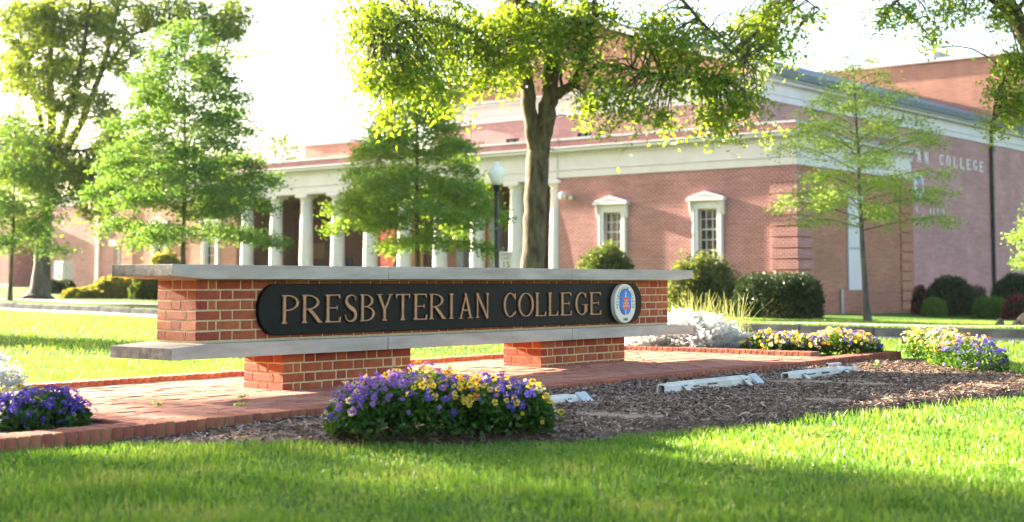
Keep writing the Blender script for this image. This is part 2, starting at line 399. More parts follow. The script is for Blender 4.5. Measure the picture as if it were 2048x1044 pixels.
def build_ground():
    bs = np.concatenate([np.linspace(-80, -28, 105), [ROAD0 - 0.001, ROAD0, ROAD1, ROAD1 + 0.001], np.linspace(-21.5, 5, 28), np.linspace(10, 400, 20)])
    bs = np.unique(bs)
    As = np.concatenate([np.linspace(-400, -60, 12), np.linspace(-50, 60, 221), np.linspace(70, 500, 16)])
    A, B = np.meshgrid(As, bs)
    X = C0[0] + B * U[0] + A * W2[0]; Y = C0[1] + B * U[1] + A * W2[1]
    Z = ground(X, Y)
    dip = (B >= ROAD0 - 0.0005) & (B <= ROAD1 + 0.0005)
    Z = Z - 0.15 * dip
    n = len(As); m = len(bs)
    i = np.arange(m - 1)[:, None]; j = np.arange(n - 1)[None, :]
    F = np.stack([i * n + j, i * n + j + 1, (i + 1) * n + j + 1, (i + 1) * n + j], -1).reshape(-1, 4)[:, ::-1]
    o = fast('lawn', np.stack([X, Y, Z], -1).reshape(-1, 3), F, M['lawn'], smooth=False)
    tag(o, kind='structure')

def strip(name, b0, b1, a0, a1, lift, mat, dip=0.0, n=120):
    aa = np.linspace(a0, a1, n); V = []
    for b_ in (b0, b1):
        X = C0[0] + b_ * U[0] + aa * W2[0]; Y = C0[1] + b_ * U[1] + aa * W2[1]
        V.append(np.stack([X, Y, ground(X, Y) - dip + lift], -1))
    V = np.concatenate(V); i = np.arange(n - 1)
    F = np.stack([i, i + 1, n + i + 1, n + i], -1)[:, ::-1]
    return tag(fast(name, V, F, mat), kind='structure')

build_ground()
strip('road', ROAD0 + 0.02, ROAD1 - 0.02, -45, 70, 0.006, M['asphalt'], 0.15)
strip('pavement', WALK0, WALK1, -45, 70, 0.018, M['pavement'])
def kerb_line(name, b_, a0, a1, length=1.5):
    """stone kerb: separate stones under one structure"""
    root = tag(empty(name), kind='structure')
    a = a0
    while a < a1:
        q = C0 + b_ * U + (a + length / 2) * W2
        z = float(ground(q[0], q[1]))
        mb = MB().box(-0.075, 0.075, -length / 2 + 0.008, length / 2 - 0.008, -0.26, 0.01 + random.uniform(0, 0.01))
        st = mb.build('kerb_stone', M['kerb_stone'], root, bevel=0.015)
        st.location = (q[0], q[1], z); st.rotation_euler = (0, 0, ANG)
        a += length
kerb_line('road_kerb', ROAD1 - 0.06, -27, 45)

# ------------------------------------------------------------------ sign forecourt: paving, kerbs, beds
def zp(s, y=0.0):
    s = np.asarray(s, float); y = np.asarray(y, float)
    return np.interp(s, [-2.6, -1, 5.8, 8.15], [-0.009, 0, 0.015, 0.035]) + 0.03 * np.exp(-((s - 4.2) / 1.2) ** 2 - ((y - 0.2) / 0.6) ** 2)

_brick_cache = {}
def brick_mesh(key, sx_, sy_, sz_, mat, ch=0.003):
    k = (key, round(sx_, 4), round(sy_, 4), round(sz_, 4))
    if k not in _brick_cache:
        bm = bmesh.new(); bmesh.ops.create_cube(bm, size=1.0)
        bmesh.ops.scale(bm, vec=(sx_, sy_, sz_), verts=bm.verts)
        bmesh.ops.bevel(bm, geom=bm.edges[:], offset=ch, segments=1, affect='EDGES', profile=0.5)
        me = bpy.data.meshes.new(key); bm.to_mesh(me); bm.free(); me.materials.append(mat)
        _brick_cache[k] = me
    return _brick_cache[k]

def put(name, me, parent, loc, rot=(0, 0, 0)):
    o = bpy.data.objects.new(name, me); col.objects.link(o); o.parent = parent; o.location = loc; o.rotation_euler = rot
    return o

SIGN_LOC = (P0[0], P0[1], 0.0)
FQ = 1.187                          # front edge of the kerb in front of the wall
# paving: bedding slab, 300 nearest pavers as pieces, the rest joined
pav = empty('brick_paving', SIGN_LOC, ANG); tag(pav, kind='structure')
def bed_slab(name, s0, s1, y0, y1, lift, mat, parent, n=24):
    ss = np.linspace(s0, s1, n); yy = np.linspace(y0, y1, 14)
    S, Y = np.meshgrid(ss, yy); Z = zp(S, Y) + lift
    V = np.stack([S, Y, Z], -1).reshape(-1, 3); i = np.arange(13)[:, None]; j = np.arange(n - 1)[None, :]
    F = np.stack([i * n + j, i * n + j + 1, (i + 1) * n + j + 1, (i + 1) * n + j], -1).reshape(-1, 4)
    return fast(name, V, F, mat, parent)
bed_slab('joint_sand', -1.2, 6.98, -0.99, 1.58, -0.007, M['joint_sand'], pav)
rows = []
y = -0.985; ri = 0
while y < 1.40:
    off = (ri % 2) * 0.1 + random.uniform(-0.012, 0.012)
    s = -1.03 - off
    while s < 6.78:
        a, b_ = max(s, -1.03), min(s + 0.197, 6.78)
        if b_ - a > 0.03: rows.append((a, b_, y, y + 0.094))
        s += 0.2025
    y += 0.0985; ri += 1
def near_key(r):
    p = sl((r[0] + r[1]) / 2, (r[2] + r[3]) / 2); return p[0] ** 2 + p[1] ** 2
def pier_at(r):
    c = (r[0] + r[1]) / 2; yy = (r[2] + r[3]) / 2
    return 0.0 < yy < 0.4 and (0.80 < c < 1.97 or 3.67 < c < 4.81)
rows = sorted([r for r in rows if not pier_at(r)], key=near_key)
for i, (a, b_, y0, y1) in enumerate(rows[:300]):
    L = b_ - a
    me = brick_mesh('paver', round(L, 2) - 0.004, 0.094 - 0.003, 0.05, M['paver'], 0.003)
    c, yy = (a + b_) / 2, (y0 + y1) / 2
    put('paver', me, pav, (c, yy, float(zp(c, yy)) - 0.025 + random.gauss(0, 0.0018)), (random.gauss(0, 0.012), random.gauss(0, 0.008), random.gauss(0, 0.006)))
mb = MB()
for (a, b_, y0, y1) in rows[300:]:
    c, yy = (a + b_) / 2, (y0 + y1) / 2; z = float(zp(c, yy)) + random.gauss(0, 0.0018)
    mb.box(a + 0.002, b_ - 0.002, y0 + 0.0015, y1 - 0.0015, z - 0.05, z)
mb.build('far_pavers', M['paver'], pav, kind='stuff')

def rowlock(name, along, p0, p1, cross0, cross1, lift, hgt, pitch=0.067):
    root = empty(name, SIGN_LOC, ANG); tag(root, kind='structure')
    n = int(round((p1 - p0) / pitch)); dp = (p1 - p0) / n
    cw = cross1 - cross0
    core = MB()
    for i in range(n):
        p = p0 + (i + 0.5) * dp; c = (cross0 + cross1) / 2
        if along == 's':
            s_, y_ = p, c; me = brick_mesh(name, dp - 0.008, cw - 0.004, hgt, M['kerb_brick'], 0.004)
        else:
            s_, y_ = c, p; me = brick_mesh(name, cw - 0.004, dp - 0.008, hgt, M['kerb_brick'], 0.004)
        z = float(zp(s_, y_)) + lift + random.gauss(0, 0.0015)
        put('brick', me, root, (s_, y_, z - hgt / 2), (random.gauss(0, 0.008), random.gauss(0, 0.008), random.gauss(0, 0.008)))
        if along == 's': core.box(p - dp / 2, p + dp / 2 - 0.0002, cross0 + 0.006, cross1 - 0.006, z - hgt - 0.02, z - 0.007)
        else: core.box(cross0 + 0.006, cross1 - 0.006, p - dp / 2, p + dp / 2 - 0.0002, z - hgt - 0.02, z - 0.007)
    core.build('mortar_bed', M['kerb_joint'], root)
rowlock('front_kerb', 's', -2.6, 8.15, -FQ, -FQ + 0.2, 0.002, 0.115)
rowlock('left_border', 'y', -FQ + 0.204, 1.40, -1.235, -1.035, 0.002, 0.115)
rowlock('right_kerb', 'y', -0.86, 1.40, 6.79, 6.99, 0.04, 0.14)
rowlock('back_kerb', 's', -2.6, 8.15, 1.405, 1.605, 0.035, 0.14)

# planting beds: one sheet of mulch in front, one at each end
BED = [(-1.66, 1.17), (-1.37, 1.56), (-0.9, 2.14), (-0.4, 2.65), (0.0, 2.93), (0.36, 3.1), (1.33, 3.3), (2.5, 3.38), (3.6, 3.6), (4.5, 3.72), (5.3, 3.7), (6.0, 3.5), (6.9, 2.9), (7.6, 2.2), (8.05, 1.6), (8.16, 1.17)]
def bed_q(s):
    return np.interp(s, [p[0] for p in BED], [p[1] for p in BED], left=0, right=0)
def mulch_z(s, q):
    s = np.asarray(s, float); q = np.asarray(q, float)
    e = np.clip((bed_q(s) - q) / 0.5, 0, 1); f = np.clip((q - FQ) / 0.6, 0, 1)
    base = -0.085 + 0.03 * np.clip((s + 1.3) / 2.0, 0, 1) + 0.02 * e + 0.012 * (1 - f) * np.clip(1 - abs(s - 2.9) / 3.5, 0, 1) * 1.6
    base = base - 0.06 * (1 - np.clip((bed_q(s) - q) / 0.16, 0, 1))
    return base + 0.008 * np.sin(5 * s + 3 * q) * e + 0.006 * np.sin(11 * s - 7 * q)
def in_bed(s, q): return (q > FQ - 0.03) & (q < bed_q(s))
def in_court(s, q): return (s > -2.62) & (s < 8.17) & (q < FQ + 0.005) & (q > -1.61)

ss = np.linspace(-1.72, 8.14, 200); V = []; nq = 26
for k in range(nq):
    f = k / (nq - 1); q = FQ - 0.03 + (bed_q(ss) + 0.03 - FQ + 0.03) * f
    P = P0[None] + ss[:, None] * U - q[:, None] * W2
    V.append(np.column_stack([P, mulch_z(ss, q)]))
V = np.concatenate(V); n = len(ss); i = np.arange(nq - 1)[:, None]; j = np.arange(n - 1)[None, :]
F = np.stack([i * n + j, (i + 1) * n + j, (i + 1) * n + j + 1, i * n + j + 1], -1).reshape(-1, 4)
tag(fast('mulch_bed', V, F, M['mulch_soil'], smooth=True), kind='structure')
for (s0, s1) in ((-2.58, -1.24), (7.0, 8.13)):
    o = MB().add([sl(s0, -0.98, -0.03), sl(s1, -0.98, -0.02), sl(s1, 1.4, -0.02), sl(s0, 1.4, -0.03)], [(0, 1, 2, 3)]).build('bed_soil', M['mulch_soil'])
    tag(o, kind='structure')

def chips():
    N = 42000
    s = rng.uniform(-1.7, 8.1, N * 2); q = rng.uniform(FQ + 0.004, 3.75, N * 2)
    k = in_bed(s, q + 0.01); s, q = s[k][:N], q[k][:N]; n = len(s)
    P = P0[None] + s[:, None] * U - q[:, None] * W2
    z = mulch_z(s, q) + rng.uniform(0.002, 0.012, n)
    C = np.column_stack([P, z])
    a = rng.uniform(0, 2 * np.pi, n); tl = rng.normal(0, 0.28, n)
    d = np.column_stack([np.cos(a) * np.cos(tl), np.sin(a) * np.cos(tl), np.sin(tl)])
    sd = np.column_stack([-np.sin(a), np.cos(a), rng.normal(0, 0.35, n)])
    L = rng.gamma(2.6, 0.0048, n)[:, None] + 0.005; Wd = rng.uniform(0.002, 0.0055, n)[:, None]
    nn = np.cross(d, sd)
    V = np.stack([C - d * L - sd * Wd, C + d * L - sd * Wd * 0.7, C + d * L * 0.9 + sd * Wd, C - d * L + sd * Wd * 0.8], 1).reshape(-1, 3)
    F = np.arange(n * 4).reshape(-1, 4)
    tag(fast('mulch_chips', V, F, M['mulch_chip']), 'brown shredded bark mulch covering the bed in front of the sign', 'mulch', kind='stuff')
chips()

# ------------------------------------------------------------------ the sign
sign = empty('college_sign', SIGN_LOC, ANG)
tag(sign, 'long low brick college sign with stone slabs, bronze nameplate and oval seal', 'sign')
WL, WD = 5.57, 0.41
ZL0, ZL1, ZU0, ZU1 = 0.255, 0.3495, 0.7675, 0.861
J = 0.010; CH = 0.0670; BH = CH - J
def bk(parent, x0, x1, y0, y1, z0, h=BH):
    me = brick_mesh('brick', round(x1 - x0, 3), round(y1 - y0, 3), round(h, 4), M['sign_brick'], 0.0025)
    put('brick', me, parent, ((x0 + x1) / 2 + random.gauss(0, 0.0006), (y0 + y1) / 2 + random.gauss(0, 0.0008), z0 + h / 2 + random.gauss(0, 0.0006)), (0, random.gauss(0, 0.003), random.gauss(0, 0.002)))

def course(parent, x0, x1, yd, z, kind, skip=None, left=True, right=True, dep=0.05, h=BH):
    """one course of Flemish bond round the front and both ends; kind 0: header + closer corner, 1: stretcher corner"""
    L = x1 - x0
    spans = []
    if kind == 0: seq = [0.092, 0.058]; side = 0.152
    else: seq = [0.194]; side = 0.092
    x = x0
    for w_ in seq: spans.append((x, x + w_)); x += w_ + J
    nxt = 'S' if kind == 0 else 'H'
    end = [(x0 + x1 - b_, x0 + x1 - a) for a, b_ in spans]
    lim = end[-1][0] - J
    mids = []
    while x < lim - 0.02:
        w_ = 0.194 if nxt == 'S' else 0.092
        mids.append([x, min(x + w_, lim)]); x += w_ + J; nxt = 'H' if nxt == 'S' else 'S'
    sc_ = (lim - (spans[-1][1] + J)) / max(mids[-1][1] - (spans[-1][1] + J), 1e-6)
    if mids[-1][1] - mids[-1][0] < 0.05 and len(mids) > 1: mids[-2][1] = lim; mids.pop()
    allb = spans + [tuple(q) for q in mids] + end
    for i, (a, b_) in enumerate(allb):
        if skip and skip(a, b_): continue
        corner = (i == 0) or (b_ > x1 - 0.001)
        bk(parent, a, b_, 0.0, side if corner else dep, z, h)
    # end faces
    for xe0, xe1, on in ((x0, x0 + dep, left), (x1 - dep, x1, right)):
        if not on: continue
        y_ = side + J
        if kind == 0:
            c = (yd - 2 * (side + J)); bk(parent, xe0, xe1, y_, y_ + c, z, h); bk(parent, xe0, xe1, yd - side, yd, z, h)
        else:
            c = yd - 2 * (side + J); bk(parent, xe0, xe1, y_, y_ + c, z, h); bk(parent, xe0, xe1, yd - side, yd, z, h)

wall = MB().box(0.0025, WL - 0.0025, 0.0025, WD - 0.0025, ZL1, ZU0).build('brick_wall', M['mortar'], sign)
for r_ in range(6):
    z = ZU0 - 0.010 - (r_ + 1) * CH + J
    if 1 <= r_ <= 4: sk = (lambda a, b_: a > 0.60 and b_ < 5.0)
    else: sk = None
    course(wall, 0, WL, WD, z, r_ % 2, sk)
mbk = MB()
for r_ in range(6):
    z = ZU0 - 0.010 - (r_ + 1) * CH + J; x = 0.16 + 0.15 * (r_ % 2)
    while x < WL - 0.36:
        mbk.box(x, x + 0.194, WD - 0.05, WD, z, z + BH); x += 0.204
mbk.build('back_bricks', M['sign_brick'], wall, kind='stuff')
mbk2 = None
for (p0, p1, zb) in ((0.748, 2.022, -0.03), (3.616, 4.85, 0.0)):
    pier = MB().box(p0 + 0.0025, p1 - 0.0025, 0.0025, WD - 0.0025, -0.06, ZL0).build('pier', M['mortar'], sign)
    k = 0; z = ZL0 - 0.006 - BH
    while z > zb - 0.02:
        course(pier, p0, p1, WD, z, (k + 1) % 2)
        z -= CH; k += 1
# slabs: three stones each, ends taper thinner beyond the wall
SF, SB = -0.113, 0.535
S0, S1 = -0.2755, 5.8455
JT = (1.663, 3.907)
def slab(z0, z1, upper):
    cuts = [(S0, JT[0] - 0.003), (JT[0] + 0.003, JT[1] - 0.003), (JT[1] + 0.003, S1)]
    for k, (a, b_) in enumerate(cuts):
        def prof(x):
            t_ = max(0, -x, x - WL) / 0.2755; tp = 0.019 * t_
            return (z0 + tp, z1) if upper else (z0, z1 - tp)
        xs = [a] + ([0.0] if a < 0 else []) + ([WL] if b_ > WL else []) + [b_]
        xs2 = []
        for i in range(len(xs) - 1):
            m_ = max(1, int((xs[i + 1] - xs[i]) / 0.3)); xs2 += list(np.linspace(xs[i], xs[i + 1], m_, endpoint=False))
        xs2.append(xs[-1])
        mb = MB(); v = []; f = []; mi = []
        for x in xs2:
            l, h = prof(x); v += [(x, SF, l), (x, SB, l), (x, SB, h), (x, SF, h)]
        n_ = len(xs2)
        for i in range(n_ - 1):
            for q in range(4): f.append((4 * i + q, 4 * i + (q + 1) % 4, 4 * i + 4 + (q + 1) % 4, 4 * i + 4 + q))
        mb.add(v, f, 0)
        mb.f.append((0, 1, 2, 3)); mb.m.append(1 if k == 0 else 0)
        e = 4 * (n_ - 1); mb.f.append((e + 3, e + 2, e + 1, e)); mb.m.append(1 if k == 2 else 0)
        o = mb.build('coping_slab' if upper else 'base_slab', [M['concrete'], M['concrete_stained']], sign, bevel=0.004)
        o.location = (0, random.uniform(-0.002, 0.002), random.uniform(-0.0015, 0.0015))
slab(ZL0, ZL1, False); slab(ZU0, ZU1, True)

# nameplate
def stadium(x0, x1, z0, z1, r, n=10):
    pts = []
    for cx, cz, a0 in ((x1 - r, z1 - r, 0), (x0 + r, z1 - r, 90), (x0 + r, z0 + r, 180), (x1 - r, z0 + r, 270)):
        for i in range(n + 1):
            a = R(a0 + 90 * i / n); pts.append((cx + r * math.cos(a), cz + r * math.sin(a)))
    return pts
plate = MB().prism(stadium(0.497, 5.073, 0.385, 0.735, 0.160), -0.038, -0.001).build('nameplate', M['bronze_dark'], sign, bevel=0.004)

# Roman capitals, unit cap height; every stroke is a polygon
def stroke(pts, th):
    pts = np.asarray(pts, float); th = np.asarray(th, float)
    T = np.gradient(pts, axis=0); T /= np.linalg.norm(T, axis=1, keepdims=True)
    Nn = np.column_stack([-T[:, 1], T[:, 0]])
    L_ = pts + Nn * th[:, None] / 2; R_ = pts - Nn * th[:, None] / 2
    return [tuple(p) for p in np.concatenate([L_, R_[::-1]])]
TK, TN, SE = 0.128, 0.048, 0.06
def stem(x, y0=0.0, y1=1.0, t_=TK, top=True, bot=True):
    e = SE; h = t_ / 2
    p = []
    p += [(x - h - e, y0), (x + h + e, y0), (x + h + e, y0 + 0.035), (x + h, y0 + 0.09)] if bot else [(x - h, y0), (x + h, y0)]
    p += [(x + h, y1 - 0.09), (x + h + e, y1 - 0.035), (x + h + e, y1), (x - h - e, y1), (x - h - e, y1 - 0.035), (x - h, y1 - 0.09)] if top else [(x + h, y1), (x - h, y1)]
    if bot: p += [(x - h, y0 + 0.09), (x - h - e, y0 + 0.035)]
    return p
def bowl(x0, x1, y0, y1, xs):
    cy = (y0 + y1) / 2; ry = (y1 - y0) / 2; n = 14
    out = [(xs, y0)] + [(x0 + (x1 - x0) * math.cos(a), cy + ry * math.sin(a)) for a in np.linspace(-math.pi / 2, math.pi / 2, n)] + [(xs, y1)]
    ri = x1 - x0 - TK * 0.95; rj = ry - TN
    inn = [(xs, cy + rj)] + [(x0 + ri * math.cos(a), cy + rj * math.sin(a)) for a in np.linspace(math.pi / 2, -math.pi / 2, n)] + [(xs, cy - rj)]
    return out + inn
def arm(x0, x1, y, up, big=0.16):
    """thin arm with a flared tip; up=+1 tip points up, -1 down, 0 both"""
    t_ = TN
    if up == 1: return [(x0, y), (x1 + 0.02, y), (x1 + 0.045, y + big), (x1 - 0.01, y + big), (x1 - 0.07, y + t_), (x0, y + t_)]
    if up == -1: return [(x0, y), (x0, y - t_), (x1 - 0.07, y - t_), (x1 - 0.01, y - big), (x1 + 0.03, y - big), (x1 + 0.02, y)]
    return [(x0, y - t_ / 2), (x1 - 0.05, y - t_ / 2), (x1 - 0.01, y - 0.09), (x1 + 0.01, y - 0.09), (x1 + 0.01, y + 0.09), (x1 - 0.01, y + 0.09), (x1 - 0.05, y + t_ / 2), (x0, y + t_ / 2)]
def arc(cx, cy, rx, ry, a0, a1, thick, thin, n=26):
    a = np.linspace(R(a0), R(a1), n)
    pts = np.column_stack([cx + rx * np.cos(a), cy + ry * np.sin(a)])
    th = thin + (thick - thin) * np.abs(np.cos(a)) ** 1.3
    return stroke(pts, th)
def glyph(c, w):
    h = TK / 2 + SE
    if c == 'I': return [stem(w / 2)]
    if c == 'P': return [stem(h), bowl(h + 0.10, w, 0.44, 1.0, h + 0.03)]
    if c == 'R': return [stem(h), bowl(h + 0.10, w * 0.86, 0.46, 1.0, h + 0.03), stroke([(h + 0.2, 0.5), (w * 0.62, 0.28), (w * 0.84, 0.06), (w * 1.02, 0.02)], [0.11, 0.15, 0.14, 0.03])]
    if c == 'B': return [stem(h), bowl(h + 0.10, w * 0.90, 0.51, 1.0, h + 0.03), bowl(h + 0.10, w, 0.0, 0.565, h + 0.03)]
    if c == 'E': return [stem(h), arm(h, w * 0.94, 1.0, -1), arm(h, w * 0.78, 0.52, 0), arm(h, w * 0.96, 0.0, 1, 0.2)]
    if c == 'L': return [stem(h), arm(h, w * 0.95, 0.0, 1, 0.2)]
    if c == 'T': return [stem(w / 2, top=False), [(0.0, 1.0), (0.02, 0.82), (0.06, 0.82), (0.10, 0.945), (w - 0.10, 0.945), (w - 0.06, 0.82), (w - 0.02, 0.82), (w, 1.0)]]
    if c == 'Y': return [stem(w / 2, 0, 0.47, top=False), stroke([(w / 2 - 0.0, 0.40), (0.13, 0.97)], [TK, TK]), stroke([(w / 2 + 0.02, 0.42), (w - 0.12, 0.97)], [0.075, 0.075]), [(0, 0.96), (0.30, 0.96), (0.30, 1.0), (0, 1.0)], [(w - 0.26, 0.96), (w, 0.96), (w, 1.0), (w - 0.26, 1.0)]]
    if c == 'A': return [stroke([(w * 0.17, 0.03), (w * 0.52, 0.97)], [0.075, 0.075]), stroke([(w * 0.47, 1.0), (w * 0.83, 0.03)], [TK, TK]), [(w * 0.27, 0.30), (w * 0.72, 0.30), (w * 0.70, 0.36), (w * 0.29, 0.36)], [(0, 0), (0.27, 0), (0.27, 0.04), (0, 0.04)], [(w - 0.33, 0), (w, 0), (w, 0.04), (w - 0.33, 0.04)]]
    if c == 'N': return [stem(0.12, t_=0.075), stroke([(0.07, 1.0), (w - 0.11, -0.02)], [TK, TK]), stem(w - 0.12, t_=0.075, bot=False, y0=0.0)]
    if c == 'O': 
        a = arc(w / 2, 0.5, w / 2 - TK / 2, 0.5 - TN / 2, 90, 270, TK, TN); b_ = arc(w / 2, 0.5, w / 2 - TK / 2, 0.5 - TN / 2, -90, 90, TK, TN)
        return [a, b_]
    if c == 'C': return [arc(w / 2 + 0.03, 0.5, w / 2 - TK / 2, 0.48, 42, 318, TK, TN), [(w * 0.86, 0.98), (w * 0.95, 0.98), (w * 0.95, 0.72), (w * 0.90, 0.72), (w * 0.80, 0.88)], [(w * 0.82, 0.13), (w * 0.95, 0.28), (w * 0.98, 0.25), (w * 0.9, 0.08)]]
    if c == 'G': return [arc(w / 2 + 0.02, 0.5, w / 2 - TK / 2, 0.48, 42, 315, TK, TN), [(w * 0.80, 0.96), (w * 0.88, 0.96), (w * 0.88, 0.74), (w * 0.84, 0.74), (w * 0.74, 0.88)], [(w * 0.74, 0.08), (w * 0.96, 0.14), (w * 0.96, 0.44), (w * 0.74, 0.44)], [(w * 0.58, 0.44), (w * 1.04, 0.44), (w * 1.04, 0.48), (w * 0.58, 0.48)]]
    if c == 'S':
        pts = [(w * 0.86, 0.76), (w * 0.83, 0.90), (w * 0.55, 0.97), (w * 0.24, 0.90), (w * 0.16, 0.74), (w * 0.30, 0.60), (w * 0.56, 0.49), (w * 0.80, 0.38), (w * 0.87, 0.22), (w * 0.74, 0.07), (w * 0.46, 0.025), (w * 0.18, 0.09), (w * 0.10, 0.27)]
        P, t_ = smooth_path(pts, [0.03, 0.05, 0.055, 0.09, 0.13, 0.15, 0.165, 0.15, 0.13, 0.09, 0.055, 0.05, 0.03], 4)
        return [stroke(P, t_)]
def letter_obj(name, c, x0, x1, z0, cap, ymount, depth, mat, parent, bevel=0.0):
    w_ = (x1 - x0) / cap; mb = MB()
    for k, poly in enumerate(glyph(c, w_)):
        mb.prism([(x0 + p[0] * cap, z0 + p[1] * cap) for p in poly], ymount - depth - 0.0006 * k, ymount, 'y')
    return mb.build(name, mat, parent, bevel=bevel)
TXT = [('P', 130, 230), ('R', 248, 365), ('E', 385, 473), ('S', 495, 572), ('B', 588, 673), ('Y', 683, 778), ('T', 795, 880), ('E', 900, 978), ('R', 992, 1087), ('I', 1103, 1140), ('A', 1162, 1248), ('N', 1263, 1343),
       ('C', 1424, 1500), ('O', 1512, 1602), ('L', 1612, 1675), ('L', 1687, 1745), ('E', 1760, 1822), ('G', 1845, 1917), ('E', 1930, 1995)]
for c, a, b_ in TXT:
    letter_obj('letter', c, sx(520 + a / 2.9257, 0.05), sx(520 + b_ / 2.9257, 0.05), 0.461, 0.198, -0.0385, 0.013, M['bronze_letter'], plate, bevel=0.0035)

# oval college seal
def text_me(s, size, ext=0.002):
    cu = bpy.data.curves.new('text', 'FONT'); cu.body = s; cu.size = size; cu.extrude = ext; cu.align_x = 'CENTER'; cu.align_y = 'CENTER'; cu.resolution_u = 3
    o = bpy.data.objects.new('text', cu)
    me = bpy.data.meshes.new_from_object(o); bpy.data.objects.remove(o)
    return me
def make_seal(parent, cx, cz, w_, h_, y0, fine=True):
    """rounded oval: ivory rim with lettering, blue field, scroll and candle"""
    k = w_ / 0.30
    seal = MB().prism(stadium(cx - w_ / 2, cx + w_ / 2, cz - h_ / 2, cz + h_ / 2, w_ / 2 - 0.002, 12), y0 - 0.045 * k, y0).build('seal', M['seal_white'], parent, bevel=0.006 * k)
    yf = y0 - 0.045 * k
    fw, fh = w_ * 0.52, h_ * 0.62; fz = cz + 0.012 * k
    MB().prism(stadium(cx - fw / 2 - 0.006 * k, cx + fw / 2 + 0.006 * k, fz - fh / 2 - 0.006 * k, fz + fh / 2 + 0.006 * k, fw / 2, 10), yf - 0.0012, yf).build('field_border', M['seal_ink'], seal)
    MB().prism(stadium(cx - fw / 2, cx + fw / 2, fz - fh / 2, fz + fh / 2, fw / 2 - 0.002, 10), yf - 0.003, yf - 0.0013).build('field', M['seal_blue'], seal)
    sw = 0.105 * k
    scr = [(-0.5, 0.36), (-0.42, 0.5), (0.48, 0.44), (0.54, 0.3), (0.42, 0.25), (0.38, -0.28), (0.5, -0.36), (0.5, -0.5), (-0.38, -0.5), (-0.5, -0.4), (-0.36, -0.3), (-0.34, 0.2)]
    MB().prism([(cx + p[0] * sw, cz - 0.0 * k + p[1] * sw) for p in scr], yf - 0.006, yf - 0.0032).build('scroll', M['seal_red'], seal)
    MB().box(cx - 0.007 * k, cx + 0.007 * k, yf - 0.0052, yf - 0.0032, cz + 0.048 * k, cz + 0.068 * k).box(cx - 0.006 * k, cx + 0.006 * k, yf - 0.0052, yf - 0.0032, cz - 0.10 * k, cz - 0.053 * k).build('candle', M['seal_white'], seal)
    fl = [(0, 0.112), (0.010, 0.085), (0.008, 0.069), (-0.008, 0.069), (-0.010, 0.085)]
    MB().prism([(cx + p[0] * k, cz + p[1] * k) for p in fl], yf - 0.0055, yf - 0.0032).build('flame', M['seal_yellow'], seal)
    if fine:
        for i, s in enumerate(('DUM', 'VIVIMUS', 'SERVIMUS')):
            o = link('motto', text_me(s, 0.024 * k, 0.0006), seal, M['seal_white']); o.location = (cx + 0.002, yf - 0.0068, cz + 0.022 * k - i * 0.022 * k); o.rotation_euler = (R(90), 0, 0)
        full = 'PRESBYTERIAN COLLEGE'
        mx, mz = w_ / 2 - 0.036 * k, h_ / 2 - 0.036 * k; st = mz - mx
        # walk round the oval from lower left, over the top, to lower right
        def path(u_):
            Ls = 2 * st; La = math.pi * mx; tot = 2 * Ls + La; d = u_ * tot
            if d < Ls: return (-mx, -st + d, 90)
            if d < Ls + La:
                a = math.pi - (d - Ls) / mx; return (mx * math.cos(a), st + mx * math.sin(a), math.degrees(a) - 90)
            return (mx, st - (d - Ls - La), -90)
        for i, c in enumerate(full):
            if c == ' ': continue
            x, z, a = path(-0.05 + 1.10 * i / (len(full) - 1)) if True else None
            wl = 0.46 if c != 'I' else 0.28
            cap = 0.028 * k; mb = MB()
            for q, poly in enumerate(glyph(c, wl / 0.7)):
                mb.prism([((p[0] - wl / 1.4) * cap * 0.78, (p[1] - 0.5) * cap) for p in poly], -0.0016 - 0.0002 * q, 0, 'y')
            o = mb.build('rim_letter', M['seal_ink'], seal); o.location = (cx + x, yf, cz + z); o.rotation_euler = (0, -R(a), 0)
        o = link('year', text_me('1880', 0.036 * k, 0.0008), seal, M['seal_ink']); o.location = (cx, yf - 0.001, cz - h_ / 2 + 0.030 * k); o.rotation_euler = (R(90), 0, 0)
    return seal
make_seal(sign, (sx(1228.3, 0.08) + sx(1269.5, 0.08)) / 2, 0.556, sx(1269.5, 0.08) - sx(1228.3, 0.08), 0.352, -0.0385)

